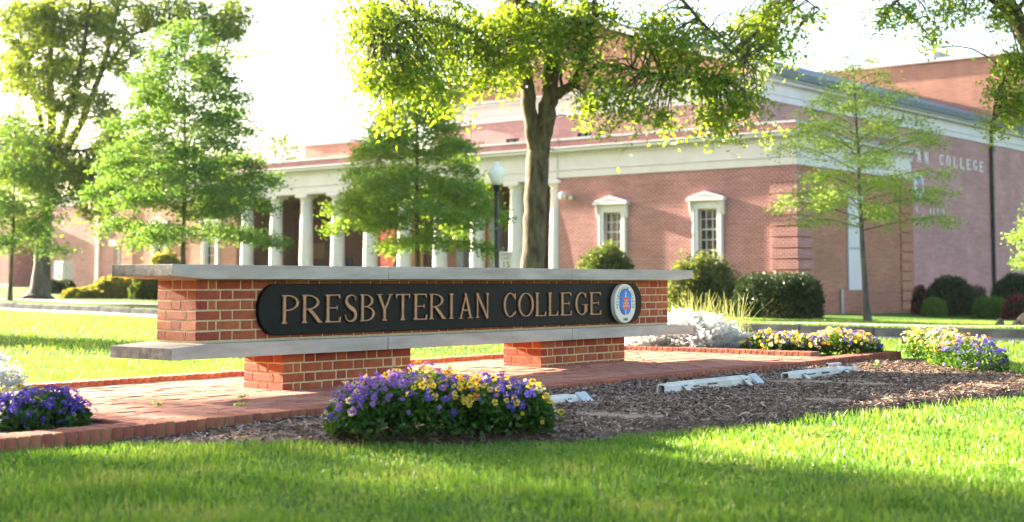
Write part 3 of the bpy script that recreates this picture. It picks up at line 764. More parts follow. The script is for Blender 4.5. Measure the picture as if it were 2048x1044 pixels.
# ------------------------------------------------------------------ buildings (local x = behind facade, y = along facade to the left, z up)
GB = -0.5
BLD = (C0[0], C0[1], 0.0)
def bld(name, label):
    return tag(empty(name, BLD, ANG), label, 'building')
def apx(px, b_=0.0):
    """position along the facade of photo column px on the plane b_ behind the facade"""
    k = (px - 1024) / 2844.0; q = C0 + b_ * U
    return (q[0] - k * q[1]) / (k * W2[1] - W2[0])
def tpx(px, a=0.0):
    """distance behind the facade of photo column px on a side wall at a"""
    k = (px - 1024) / 2844.0; q = C0 + a * W2
    return (k * q[1] - q[0]) / (U[0] - k * U[1])
ZE = 5.08
def entablature(parent, y0, y1, x0, x1, sides, zb=ZE, name='entablature'):
    """architrave, frieze, dentils, cornice round a block; sides: which of the right end (y0) / left end (y1) show"""
    def ring(p, za, zb_, nm, mat, bevel=0):
        return MB().box(x0 - p, x1, y0 - (p if 'r' in sides else 0), y1 + (p if 'l' in sides else 0), za, zb_).build(nm, mat, parent, bevel=bevel)
    ring(0.06, zb, zb + 0.30, 'architrave', M['trim'], 0.01)
    ring(0.10, zb + 0.30, zb + 0.345, 'taenia', M['trim'], 0.01)
    ring(0.05, zb + 0.345, zb + 0.90, 'frieze', M['trim'])
    ring(0.12, zb + 0.90, zb + 0.96, 'bed_moulding', M['trim'], 0.01)
    d = MB(); y = y0 - 0.1
    while y < y1:
        d.box(x0 - 0.19, x0 - 0.05, y, y + 0.085, zb + 0.96, zb + 1.06); y += 0.16
    if 'r' in sides:
        x = x0
        while x < x1 - 0.1:
            d.box(x, x + 0.085, y0 - 0.19, y0 - 0.05, zb + 0.96, zb + 1.06); x += 0.16
    d.build('dentils', M['trim'], parent, kind='stuff')
    ring(0.10, zb + 0.96, zb + 1.06, 'dentil_band', M['trim'])
    ring(0.38, zb + 1.06, zb + 1.17, 'cornice', M['trim'], 0.015)
    ring(0.44, zb + 1.17, zb + 1.25, 'cyma', M['trim_grey'], 0.02)
    MB().box(x0 + 0.02, x1, y0 + (0.02 if 'r' in sides else 0), y1 - (0.02 if 'l' in sides else 0), zb + 1.25, zb + 1.56).build('parapet', M['wall_brick'], parent)
    MB().box(x0 - 0.04, x1, y0 - (0.04 if 'r' in sides else 0), y1 + (0.04 if 'l' in sides else 0), zb + 1.56, zb + 1.65).build('coping', M['trim_grey'], parent, bevel=0.01)

def sash(parent, yc, zs, zh, w_=0.84, rows=5, x=0.0, ped=True):
    """window: stone surround with pediment and scrolls, sash bars, panes"""
    o = empty('window', (x, yc, 0), 0, parent)
    f = 0.26
    m_ = MB(); m_.box(-0.07, 0.1, -w_ / 2 - f, -w_ / 2, zs - 0.05, zh + 0.3); m_.box(-0.07, 0.1, w_ / 2, w_ / 2 + f, zs - 0.05, zh + 0.3); m_.box(-0.072, 0.1, -w_ / 2, w_ / 2, zh, zh + 0.3)
    m_.box(-0.10, 0.1, -w_ / 2 - f + 0.05, -w_ / 2 - f + 0.1, zs - 0.02, zh + 0.28); m_.box(-0.10, 0.1, w_ / 2 + f - 0.1, w_ / 2 + f - 0.05, zs - 0.02, zh + 0.28)
    m_.build('surround', M['trim'], o, bevel=0.008)
    MB().box(-0.15, 0.1, -w_ / 2 - f - 0.06, w_ / 2 + f + 0.06, zs - 0.17, zs - 0.052).build('sill', M['trim'], o, bevel=0.01)
    if ped:
        MB().box(-0.25, 0.0, -w_ / 2 - f - 0.16, w_ / 2 + f + 0.16, zh + 0.302, zh + 0.39).build('cornice', M['trim'], o, bevel=0.01)
        hw = w_ / 2 + f + 0.14
        MB().prism([(-hw, zh + 0.392), (hw, zh + 0.392), (hw, zh + 0.44), (0, zh + 0.68), (-hw, zh + 0.44)], -0.22, 0.0, 'x').build('pediment', M['trim'], o, bevel=0.01)
        MB().prism([(-hw * 0.78, zh + 0.43), (hw * 0.78, zh + 0.43), (0, zh + 0.60)], -0.235, -0.222, 'x').build('tympanum', M['trim_grey'], o)
        for sgn in (-1, 1):
            yb = sgn * (w_ / 2 + f + 0.03)
            MB().prism([(-0.2, zh + 0.3), (-0.07, zh - 0.2), (0.0, zh - 0.25), (0.0, zh + 0.3)], yb - 0.06, yb + 0.06, 'y').build('scroll_bracket', M['trim'], o, bevel=0.02)
    pw = w_ / 3; ph = (zh - zs) / rows
    fr = MB()
    for q in (fr.box(0.10, 0.16, -w_ / 2, -w_ / 2 + 0.05, zs, zh), fr.box(0.10, 0.16, w_ / 2 - 0.05, w_ / 2, zs, zh), fr.box(0.10, 0.16, -w_ / 2 + 0.05, w_ / 2 - 0.05, zs, zs + 0.05), fr.box(0.10, 0.16, -w_ / 2 + 0.05, w_ / 2 - 0.05, zh - 0.05, zh)): pass
    fr.build('sash_frame', M['trim'], o)
    for i in (1, 2): MB().box(0.112, 0.15, -w_ / 2 + i * pw - 0.014, -w_ / 2 + i * pw + 0.014, zs + 0.05, zh - 0.05).build('glazing_bar', M['trim'], o)
    for j in range(1, rows):
        t_ = 0.024 if j == 3 else 0.014
        MB().box(0.110, 0.152, -w_ / 2 + 0.05, w_ / 2 - 0.05, zs + j * ph - t_, zs + j * ph + t_).build('glazing_bar', M['trim'], o)
    for i in range(3):
        for j in range(rows):
            p = MB().box(0.13, 0.136, -w_ / 2 + i * pw + 0.015, -w_ / 2 + (i + 1) * pw - 0.015, zs + j * ph + 0.015, zs + (j + 1) * ph - 0.015).build('pane', M['window_glass'], o)
            p.rotation_euler = (0, random.gauss(0, 0.003), random.gauss(0, 0.003))
    return o

def wall_box(parent, x0, x1, y0, y1, z0, z1, mat, name='wall'):
    return MB().box(x0, x1, y0, y1, z0, z1).build(name, M[mat], parent)

def quoins(parent, x0, x1, y0, y1, mat, z0=GB, z1=ZE, h=0.405):
    z = z0 + 0.1
    while z + h - 0.035 <= z1:
        MB().box(x0, x1, y0, y1, z, z + h - 0.055).build('quoin', M[mat], parent, bevel=0.012)
        z += h

def wall_open(parent, y0, y1, z0, z1, holes, mat, thick=0.35, x=0.0):
    """front wall with real window openings; holes = (yc, w, zs, zh)"""
    holes = sorted(holes); y = y0; m_ = MB()
    for (yc, w_, zs, zh) in holes:
        m_.box(x, x + thick, y, yc - w_ / 2, z0, z1); m_.box(x, x + thick, yc - w_ / 2, yc + w_ / 2, z0, zs); m_.box(x, x + thick, yc - w_ / 2, yc + w_ / 2, zh, z1); y = yc + w_ / 2
    m_.box(x, x + thick, y, y1, z0, z1)
    return m_.build('wall', M[mat], parent)

# right wing
wing = bld('brick_wing', 'red brick wing with two pedimented windows, quoined corner and white stone entablature')
WA = 11.0
hl = [(3.78, 0.84, 1.6, 3.57), (8.24, 0.84, 1.6, 3.57)]
wall_open(wing, 0, WA, GB, ZE, hl, 'wall_brick')
wall_box(wing, 0.352, 10.1, 0, 0.35, GB, ZE, 'wall_brick_side', 'side_wall')
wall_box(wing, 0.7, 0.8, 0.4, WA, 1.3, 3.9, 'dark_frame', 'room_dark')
for (yc, w_, zs, zh) in hl: sash(wing, yc, zs, zh, w_)
quoins(wing, -0.08, 1.10, -0.08, 1.03, 'wall_brick')
quoins(wing, 8.95, 10.16, -0.08, 0.3, 'wall_brick_side')
entablature(wing, 0, WA, 0, 10.1, 'r')
wall_box(wing, 0.3, 10.0, 0.3, WA, ZE + 1.3, ZE + 1.45, 'roof_slate', 'flat_roof')
bw = empty('blind_window', (4.75, 0, 0), 0, wing)
MB().box(-0.66, 0.66, -0.03, 0.05, 0.45, 4.3).build('panel', M['trim'], bw, bevel=0.01)
MB().box(-0.70, -0.66, -0.06, 0.05, 0.45, 4.3).box(0.66, 0.70, -0.06, 0.05, 0.45, 4.3).build('jamb', M['trim_grey'], bw)
MB().box(-0.66, 0.66, -0.05, -0.031, 2.05, 2.12).build('rail', M['trim_grey'], bw)
MB().tube([(3.4, -0.09, GB), (3.4, -0.09, 0.5)], 0.05, 8).build('vent_pipe', M['grey_metal'], wing)
lt = empty('security_light', (0, 10.4, 4.3), 0, wing)
MB().tube([(-0.02, 0, 0), (-0.14, 0, 0)], 0.09, 12).build('mount', M['white_metal'], lt)
hd = MB().lathe([(0.02, -0.16), (0.13, -0.12), (0.17, 0.0), (0.13, 0.12), (0.02, 0.16)], 14).build('lamp_head', M['white_metal'], lt, smooth=True); hd.location = (-0.28, 0.16, 0.02)
hd = MB().lathe([(0.02, -0.09), (0.07, -0.07), (0.09, 0.0), (0.07, 0.07), (0.02, 0.09)], 12).build('sensor', M['white_metal'], lt, smooth=True); hd.location = (-0.22, -0.2, -0.07)

# portico
port = bld('portico', 'white columned portico with brick parapet between the two brick wings')
PA0, PA1 = WA + 0.0, 31.6
wall_box(port, -0.3, 4.1, PA0 + 0.01, PA1 - 0.01, GB - 0.2, GB + 0.22, 'terrazzo_floor', 'floor')
for i in range(10):
    y = 11.27 + 2.2 * i
    ce = empty('column', (0.28, y, 0), 0, port)
    MB().box(-0.42, 0.42, -0.42, 0.42, GB + 0.22, GB + 0.36).build('plinth', M['column_white'], ce, bevel=0.01)
    pr = [(0.40, GB + 0.362), (0.42, GB + 0.42), (0.40, GB + 0.50), (0.345, GB + 0.54)] + [(0.34 - 0.055 * max(0, (f - 0.3) / 0.7) ** 1.4, GB + 0.54 + f * (4.55 - GB - 0.54)) for f in np.linspace(0, 1, 10)] + [(0.30, 4.58), (0.30, 4.62), (0.285, 4.64), (0.285, 4.72), (0.36, 4.80), (0.38, 4.86)]
    MB().lathe(pr, 32).build('shaft', M['column_white'], ce, smooth='angle')
    MB().box(-0.41, 0.41, -0.41, 0.41, 4.862, ZE - 0.062).build('abacus', M['column_white'], ce, bevel=0.01)
MB().box(-0.09, 0.62, PA0 + 0.002, PA1 - 0.002, ZE - 0.06, ZE + 0.0).build('beam_soffit', M['trim'], port)
entablature(port, PA0 + 0.004, PA1 - 0.004, -0.03, 4.05, '')
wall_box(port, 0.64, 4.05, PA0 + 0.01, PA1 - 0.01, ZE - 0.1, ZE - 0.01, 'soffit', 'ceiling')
wall_box(port, 0.1, 4.0, PA0 + 0.02, PA1 - 0.02, ZE + 1.3, ZE + 1.45, 'roof_slate', 'flat_roof')
# back wall of the porch with doors; one gap opens to the trees beyond
gap0, gap1 = apx(788, 4.1), apx(752, 4.1)
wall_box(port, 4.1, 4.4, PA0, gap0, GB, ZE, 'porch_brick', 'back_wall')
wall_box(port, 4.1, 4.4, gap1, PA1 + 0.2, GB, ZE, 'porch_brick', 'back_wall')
wall_box(port, 4.1, 4.4, gap0 + 0.002, gap1 - 0.002, 3.6, ZE, 'porch_brick', 'lintel')
for (p0_, p1_) in ((806, 848), (958, 1000), (1036, 1088)):  # doors widened to paint in the warm orange glow of the porch
    d0, d1 = apx(p1_, 4.1), apx(p0_, 4.1)
    de = empty('door', (4.07, (d0 + d1) / 2, 0), 0, port); hw = (d1 - d0) / 2
    MB().box(-0.02, 0.028, -hw, hw, GB + 0.22, 2.3).build('leaf', M['lit_wood_door'], de, bevel=0.01)
    MB().box(-0.05, -0.021, hw * 0.55, hw * 0.62, 0.4, 1.2).build('handle', M['dark_frame'], de)
    MB().box(-0.04, 0.026, -hw - 0.12, -hw, GB + 0.22, 2.42).box(-0.04, 0.026, hw, hw + 0.12, GB + 0.22, 2.42).box(-0.04, 0.026, -hw, hw, 2.302, 2.42).build('frame', M['dark_frame'], de)
    MB().box(-0.02, 0.024, -hw - 0.1, hw + 0.1, 2.6, 3.4).build('transom', M['lit_wood_door'], de)
wall_box(port, 4.05, 4.098, apx(932, 4.1), apx(880, 4.1), GB + 0.22, 3.6, 'tower_brick', 'brick_panel')  # paler orange brick painting in lit wall between the columns
for px in (925, 990):
    y = apx(px, 3.2); MB().box(3.0, 3.5, y - 0.22, y + 0.22, GB + 0.22, ZE - 0.1).build('inner_pier', M['trim_grey' if px != 905 else 'tower_brick'], port, bevel=0.02)
d0, d1 = apx(648, 4.1), apx(618, 4.1)
wall_box(port, 4.04, 4.098, d0, d1, GB, 1.6, 'tower_brick', 'low_panel'); wall_box(port, 4.05, 4.098, d0, d1, 2.0, 2.8, 'soffit', 'notice_board')
wall_box(port, 4.05, 4.098, apx(705, 4.1), apx(684, 4.1), GB, 2.0, 'dark_frame', 'entrance')

# left wing
lwing = bld('left_wing', 'low brick wing with quoins and white framed windows left of the columns')
LA0, LA1 = PA1 + 0.01, 41.2
hl2 = [(apx(421), 0.84, 1.2, 3.57), (apx(320), 0.84, 1.2, 3.57)]
wall_open(lwing, LA0, LA1, GB, ZE, hl2, 'tower_brick')
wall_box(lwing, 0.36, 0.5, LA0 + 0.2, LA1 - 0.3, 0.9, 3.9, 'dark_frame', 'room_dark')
wall_box(lwing, 0.352, 9.0, LA1 - 0.35, LA1 - 0.001, GB, ZE, 'wall_brick_side', 'side_wall')
for (yc, w_, zs, zh) in hl2: sash(lwing, yc, zs, zh, w_)
quoins(lwing, -0.05, 1.0, LA1 - 1.0, LA1 + 0.05, 'tower_brick')
entablature(lwing, LA0, LA1, 0, 9.0, 'l')
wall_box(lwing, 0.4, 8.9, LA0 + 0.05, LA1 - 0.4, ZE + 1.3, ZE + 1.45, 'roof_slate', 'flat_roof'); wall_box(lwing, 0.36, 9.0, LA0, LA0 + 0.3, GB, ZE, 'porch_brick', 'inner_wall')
pth = MB().box(9.5, 14, 33.2, 37.0, GB, 8.7).build('penthouse', M['tower_brick'], lwing)
MB().box(9.4, 14.1, 33.1, 37.1, 8.702, 8.95).build('penthouse_coping', M['trim_grey'], lwing)

# gabled hall behind
HB, HA = 4.42, 4.0
hall = bld('gabled_hall', 'tall brick hall with white frieze, grey gable roof and white wall lettering')
HW = 18.0; ZF = 8.3; HL = 40.0
wall_open(hall, HA, HA + HW, GB, ZF, [(apx(1170, HB), 0.8, 6.9, 7.5), (apx(1025, HB), 0.8, 6.9, 7.5)], 'hall_brick', x=HB)
for px in (1170, 1025):
    w_ = empty('window', (HB, apx(px, HB), 0), 0, hall)
    MB().box(0.1, 0.12, -0.4, 0.4, 6.9, 7.5).build('pane', M['window_glass'], w_)
    MB().box(0.02, 0.098, -0.4, -0.36, 6.9, 7.5).box(0.02, 0.098, 0.36, 0.4, 6.9, 7.5).box(0.02, 0.098, -0.36, 0.36, 6.9, 6.94).box(0.02, 0.098, -0.36, 0.36, 7.46, 7.5).box(0.02, 0.098, -0.02, 0.02, 6.94, 7.46).build('frame', M['dark_frame'], w_)
wall_box(hall, HB + 0.352, HL, HA, HA + 0.35, GB, ZF, 'hall_brick', 'side_wall')
wall_box(hall, HB + 0.352, HL, HA + HW - 0.35, HA + HW, GB, ZF, 'hall_brick', 'far_side_wall')
def hring(p, z0, z1, nm, mat):
    MB().box(HB - p, HL, HA - p, HA + HW + p, z0, z1).build(nm, M[mat], hall, bevel=0.01)
hring(0.06, ZF, ZF + 0.28, 'architrave', 'trim'); hring(0.10, ZF + 0.28, ZF + 0.33, 'taenia', 'trim'); hring(0.05, ZF + 0.33, ZF + 0.78, 'frieze', 'trim'); hring(0.3, ZF + 0.78, ZF + 0.9, 'cornice', 'trim'); hring(0.42, ZF + 0.9, ZF + 1.0, 'gutter', 'trim_grey')
yc = HA + HW / 2; ZR = ZF + 1.0 + 3.1
MB().prism([(HA - 0.3, ZF + 1.0), (HA + HW + 0.3, ZF + 1.0), (yc, ZR)], HB + 0.1, HB + 0.4, 'x').build('tympanum', M['tower_brick'], hall)
for sg in (-1, 1):
    ye = yc + sg * (HW / 2 + 0.5)
    pts = [(ye, ZF + 1.0), (yc, ZR + 0.17), (yc, ZR + 0.45), (ye, ZF + 1.28)]
    MB().prism(pts, HB - 0.35, HB + 0.6, 'x').build('raking_cornice', M['trim'], hall)
    MB().prism([(ye, ZF + 1.0), (yc, ZR + 0.2), (yc, ZR + 0.5), (ye, ZF + 1.3)], HB + 0.601, HL, 'x').build('roof_slope', M['roof_slate'], hall)
    MB().prism([(ye, ZF + 1.283), (yc, ZR + 0.453), (yc, ZR + 0.5), (ye, ZF + 1.33)], HB - 0.3, HB + 0.6, 'x').build('verge', M['roof_slate'], hall)
# lettering on the side wall
LW = (20.93 - 19.43) / 1.78
x = 28.88 - 0.4
seq = list('PRESBYTERIAN COLLEGE')
for i, c in enumerate(reversed(seq)):
    if c != ' ':
        letter_obj('wall_letter', c, x - 0.22, x + 0.22, 6.72, 0.56, HA - 0.001, 0.04, M['letter_white'], hall)
    x -= 0.90 if c != ' ' else 1.0
make_seal(hall, 19.95, 5.5, 1.1, 1.35, HA - 0.002, fine=False)
for xx, c in ((19.9, 'S'), (21.55, 'I'), (22.0, 'I'), (22.55, 'L'), (23.2, 'S')):
    letter_obj('small_wall_letter', c, xx - 0.1, xx + 0.1, 4.2, 0.28, HA - 0.001, 0.03, M['letter_white'], hall)
MB().box(29.7, 29.86, HA - 0.2, HA - 0.03, GB, ZF + 0.75).build('downspout', M['dark_frame'], hall)
MB().box(29.6, 29.96, HA - 0.26, HA - 0.02, ZF - 0.4, ZF - 0.05).build('leader_head', M['dark_frame'], hall, bevel=0.02)

tower = bld('brick_tower', 'tall plain brick block rising behind the hall roof at right')
wall_box(tower, 36.2, 48, HA + 0.5, HA + 19, GB, 14.2, 'tower_brick', 'walls')
MB().box(36.0, 48.2, HA + 0.3, HA + 19.2, 14.2, 14.4).build('coping', M['trim'], tower, bevel=0.02)
MB().box(38, 44, HA + 6.5, HA + 11, 14.41, 15.3).build('roof_hatch', M['trim_grey'], tower)

far = bld('side_building', 'plain pinkish brick building with white downpipe at far left')
fb = 5.0
f0, f1 = LA1 + 0.3, apx(72, fb)
wall_box(far, fb, fb + 8, f0, f1, -0.6, 5.6, 'hall_brick', 'wall')
wall_box(far, fb - 0.02, fb + 8.1, f0 - 0.01, f1 + 0.1, 5.6, 6.2, 'trim', 'parapet_band')
yq = apx(196, fb); MB().box(fb - 0.15, fb - 0.01, yq - 0.13, yq + 0.13, -0.5, 5.4).build('downpipe', M['white_metal'], far)
yq = apx(235, fb)
dd = empty('service_door', (fb, yq, 0), 0, far)
MB().box(-0.05, -0.01, -0.28, 0.28, -0.5, 2.9).build('leaf', M['dark_frame'], dd)
MB().box(-0.4, -0.01, -0.38, 0.38, 2.95, 3.3).build('hood', M['white_metal'], dd, bevel=0.02)
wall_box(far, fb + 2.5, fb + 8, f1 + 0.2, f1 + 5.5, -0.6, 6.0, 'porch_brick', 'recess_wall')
f2 = apx(30, fb)
wall_box(far, fb - 0.5, fb + 8, f2, f2 + 16, -0.6, 5.6, 'wall_brick', 'end_wall')
yq = apx(12, fb - 0.5)
vt = empty('wall_vent', (fb - 0.5, yq, 0), 0, far)
MB().box(-0.05, -0.005, -0.55, 0.55, -0.05, 0.65).build('frame', M['white_metal'], vt)
for k in range(5): MB().box(-0.08, -0.052, -0.48, 0.48, 0.03 + k * 0.12, 0.11 + k * 0.12).build('louvre', M['white_metal'], vt)
p = w3(127, 560, 76)
ub = tag(empty('utility_cabinet', (p[0], p[1], float(ground(p[0], p[1]))), ANG), 'white utility cabinet against the pinkish wall at far left', 'cabinet')
MB().box(-0.3, 0.3, -0.42, 0.42, 0, 1.55).build('case', M['white_metal'], ub, bevel=0.02)
MB().box(-0.32, -0.302, -0.36, 0.36, 0.1, 1.45).build('door', M['white_metal'], ub, bevel=0.01)
MB().box(-0.345, -0.322, -0.05, 0.0, 0.7, 0.9).build('handle', M['dark_frame'], ub)

# ------------------------------------------------------------------ street lamp and speed sign
p = w3(993, 600, 40.0); zg = float(ground(p[0], p[1]))
lamp = tag(empty('street_lamp', (p[0], p[1], zg)), 'black post lamp with white acorn globe in front of the columns', 'street lamp')
zt = w3(993, 370, 40)[2] - zg
MB().lathe([(0.20, 0), (0.20, 0.12), (0.16, 0.2), (0.15, 0.7), (0.10, 0.8), (0.085, 0.85)], 16).build('base', M['lamp_black'], lamp, smooth='angle')
MB().lathe([(0.075, 0.85), (0.06, zt - 0.35), (0.06, zt - 0.3), (0.09, zt - 0.28), (0.09, zt - 0.24), (0.06, zt - 0.2), (0.10, zt - 0.08), (0.115, zt - 0.05), (0.115, zt)], 16).build('post', M['lamp_black'], lamp, smooth='angle')
g_ = (565 - 322) / 2844 * 40 + EYE - zg - zt
MB().lathe([(0.09, zt), (0.13, zt + 0.05), (0.20, zt + 0.20), (0.228, zt + 0.34), (0.215, zt + 0.43), (0.16, zt + 0.5), (0.09, zt + 0.54), (0.085, zt + 0.57), (0.095, zt + 0.6), (0.06, zt + 0.65), (0.02, zt + g_)], 24).build('globe', M['lamp_globe'], lamp, smooth=True)
p = w3(1012, 600, 33.0); zg = float(ground(p[0], p[1]))
sp = tag(empty('speed_limit_sign', (p[0], p[1], zg), R(8)), 'small pale speed limit sign showing above the stone coping beside the lamp', 'road sign')
zt = w3(1012, 503, 33)[2] - zg
MB().tube([(0, 0.03, 0), (0, 0.03, zt - 0.05)], 0.025, 8).build('post', M['grey_metal'], sp)
MB().prism(stadium(-0.15, 0.15, zt - 0.46, zt, 0.02, 4), -0.004, 0.0).build('panel', M['sign_face'], sp)
for s_, size, dz in (('SPEED', 0.095, 0.075), ('LIMIT', 0.095, 0.165), ('15', 0.2, 0.31)):
    o = link('lettering', text_me(s_, size, 0.001), sp, M['sign_ink']); o.location = (0, -0.006, zt - dz); o.rotation_euler = (R(90), 0, 0)

# ------------------------------------------------------------------ leaf and plant machinery
def unit(v): return v / np.maximum(np.linalg.norm(v, axis=-1, keepdims=True), 1e-9)
def leaf_arr(C, size, aspect=0.45, up=0.5, droop=0.0, g=None, out=None):
    """kite leaves folded along the midrib"""
    n = len(C); g = g or rng
    d = g.normal(0, 1, (n, 3)); d[:, 2] = d[:, 2] * 0.6 - droop
    if out is not None: d += out
    d = unit(d)
    nr = g.normal(0, 1, (n, 3)); nr[:, 2] += up; nr = nr - d * np.sum(nr * d, 1, keepdims=True); nr = unit(nr)
    sd = np.cross(d, nr)
    L = (np.asarray(size) * g.uniform(0.7, 1.25, n))[:, None]; Wd = L * aspect
    V = np.stack([C - d * L * 0.5, C + sd * Wd * 0.5 + nr * L * 0.10 - d * L * 0.05, C + d * L * 0.5, C - sd * Wd * 0.5 + nr * L * 0.10 - d * L * 0.05], 1).reshape(-1, 3)
    return V
def leaf_obj(name, C, size, mat, parent, **kw):
    V = leaf_arr(np.asarray(C), size, **kw)
    return fast(name, V, np.arange(len(V)).reshape(-1, 4), M[mat], parent, kind='stuff')
class Tubes:
    def __init__(s): s.V = []; s.F = []; s.n = 0
    def add(s, P, r, n=8):
        V, F = tube_arr(np.asarray(P, float), np.asarray(r, float), n); s.V.append(V); s.F.append(F + s.n); s.n += len(V)
    def build(s, name, mat, parent):
        return fast(name, np.concatenate(s.V), np.concatenate(s.F), M[mat], parent, smooth=True)

def limb_px(pts, d, jit=0.0):
    """limb from photo-pixel nodes (x, y, width px, extra depth)"""
    P = [w3(x, y, d + dd) for (x, y, w_, dd) in pts]; r = [w_ / 2 / 2844 * (d + dd) for (x, y, w_, dd) in pts]
    return smooth_path(P, r, 5)

def grown_tree(name, label, base, limbs, blobs, d, leaf, lsize, nleaf, bark='bark', crad=0.32, group=None, droop=0.3, cl_px=None, seed=1, flat=0.75, lpc=130):
    """tree with limbs at given places and leafy sprays hung through given volumes; blobs (x, y, rx, ry, ddepth, rdepth, weight)"""
    g = np.random.default_rng(seed)
    root = tag(empty(name, tuple(base)), label, 'tree', group)
    Bz = np.asarray(base)
    tb = Tubes(); skel = []
    for (P, r) in limbs:
        Pn = P.copy(); amp = np.minimum(r, 0.05)[:, None] * 0.25
        Pn[1:-1] += g.normal(0, 1, Pn[1:-1].shape) * amp[1:-1]
        tb.add(Pn - Bz, r, 12); skel.append(np.column_stack([Pn, r]))
    tb.build('trunk', bark, root)
    skel = np.concatenate(skel); skel = skel[len(limbs[0][0]) // 2:]
    wts = np.array([b_[6] * b_[2] * b_[3] for b_ in blobs], float); wts /= wts.sum()
    k = max(40, nleaf // lpc)
    idx = g.choice(len(blobs), k, p=wts); cents = []
    for i in idx:
        x, y, rx, ry, dd, rd, w_ = blobs[i]
        v = g.normal(0, 1, 3); v = v / np.linalg.norm(v) * g.uniform(0.25, 1) ** 0.45
        dep = d + dd + v[2] * rd
        c = w3(x + v[0] * rx, y + v[1] * ry, dep); cents.append(c)
    cents = np.array(cents)
    tw = Tubes(); leaves = []
    per = nleaf // k
    for c in cents:
        dist = np.linalg.norm(skel[:, :3] - c, axis=1) + np.maximum(0, skel[:, 2] - c[2]) * 0.3
        j = int(np.argmin(dist)); a = skel[j, :3]
        mid = (a + c) / 2 + np.array([0, 0, 0.12 * np.linalg.norm(c - a)]) + g.normal(0, 0.05, 3)
        P, r = smooth_path([a, mid, c], [min(0.024, skel[j, 3] * 0.5), 0.013, 0.005], 3)
        tw.add(P - Bz, r, 4)
        # sub-sprays
        for q in range(3):
            e = c + g.normal(0, 1, 3) * crad * np.array([1, 1, flat]) * 0.9 + np.array([0, 0, -0.1 * droop])
            P, r = smooth_path([c, (c + e) / 2 + np.array([0, 0, 0.04]), e], [0.005, 0.004, 0.002], 2); tw.add(P - Bz, r, 3)
            m_ = per // 4; f = g.uniform(0, 1, m_)[:, None]
            leaves.append(c + (e - c) * f + g.normal(0, 0.075 + crad * 0.12, (m_, 3)))
        m_ = per - 3 * (per // 4)
        leaves.append(c + g.normal(0, 1, (m_, 3)) * crad * 0.62 * np.array([1, 1, flat]))
    tw.build('branches', 'twig', root)
    L = np.concatenate(leaves) - Bz
    leaf_obj('crown', L, lsize, leaf, root, droop=droop, g=g)
    return root

def tiered_tree(name, label, base, height, prof, low, leaf, lsize, nleaf, nb, trunk_r, bark='bark', seed=2, droop=0.1, tiers=None, spread=0.16, lean=0.0):
    """young pin oak habit: straight leader, layered side branches"""
    g = np.random.default_rng(seed)
    root = tag(empty(name, tuple(base)), label, 'tree')
    zs = np.linspace(0, height, 14); wob = np.cumsum(g.normal(0, 0.012, (14, 2)), axis=0)
    T = np.column_stack([wob[:, 0] + lean * zs, wob[:, 1], zs]); rr = trunk_r * (1 - 0.93 * (zs / height) ** 0.85); rr[0] *= 1.35
    P, r = smooth_path(T, rr, 4); tb = Tubes(); tb.add(P, r, 12); tb.build('trunk', bark, root)
    tw = Tubes(); leaves = []; wsum = 0; specs = []
    for i in range(nb):
        f = low + (0.985 - low) * (i + g.uniform(0, 1)) / nb
        az = i * 2.39996 + g.normal(0, 0.25); ln = prof(f) * g.uniform(0.72, 1.08)
        specs.append((f, az, max(ln, 0.12)))
    tot = sum(s_[2] ** 1.5 for s_ in specs)
    for f, az, ln in specs:
        z0 = f * height; o = np.array([np.interp(z0, zs, T[:, 0]), np.interp(z0, zs, T[:, 1]), z0])
        dr = np.array([math.cos(az), math.sin(az), 0])
        rise = 0.35 * ln if f > 0.55 else (0.16 * ln if f > 0.3 else -0.02 * ln)
        P, r = smooth_path([o, o + dr * ln * 0.4 + np.array([0, 0, rise * 0.6]), o + dr * ln * 0.75 + np.array([0, 0, rise * 0.85]), o + dr * ln + np.array([0, 0, rise * 0.75 - droop * ln])], [max(0.008, trunk_r * 0.3 * (1 - f)), 0.010, 0.006, 0.003], 3)
        tw.add(P, r, 5)
        nl = int(nleaf * ln ** 1.5 / tot); nsub = max(3, int(ln * 4.5))
        sd = np.array([-math.sin(az), math.cos(az), 0])
        for q in range(nsub):
            u_ = 0.22 + 0.78 * (q + g.uniform(0, 1)) / nsub
            a = P[min(int(u_ * (len(P) - 1)), len(P) - 1)]
            sl_ = ln * 0.36 * (1.15 - u_) + 0.12
            e = a + (sd * (1 if q % 2 else -1) * g.uniform(0.5, 1.1) + dr * g.uniform(0.3, 0.8)) * sl_ + np.array([0, 0, g.normal(0, 0.06) - droop * sl_])
            tw.add([a, (a + e) / 2 + np.array([0, 0, 0.03]), e], [0.004, 0.003, 0.002], 3)
            m_ = max(2, nl // nsub); ff = g.uniform(0.05, 1.05, m_)[:, None]
            leaves.append(a + (e - a) * ff + g.normal(0, 1, (m_, 3)) * spread * np.array([1, 1, 0.6]))
    tw.build('branches', 'twig', root)
    leaf_obj('crown', np.concatenate(leaves), lsize, leaf, root, droop=droop + 0.1, g=g)
    return root

def on_ground(x, d):
    p = w3(x, 600, d); return np.array([p[0], p[1], float(ground(p[0], p[1]))])

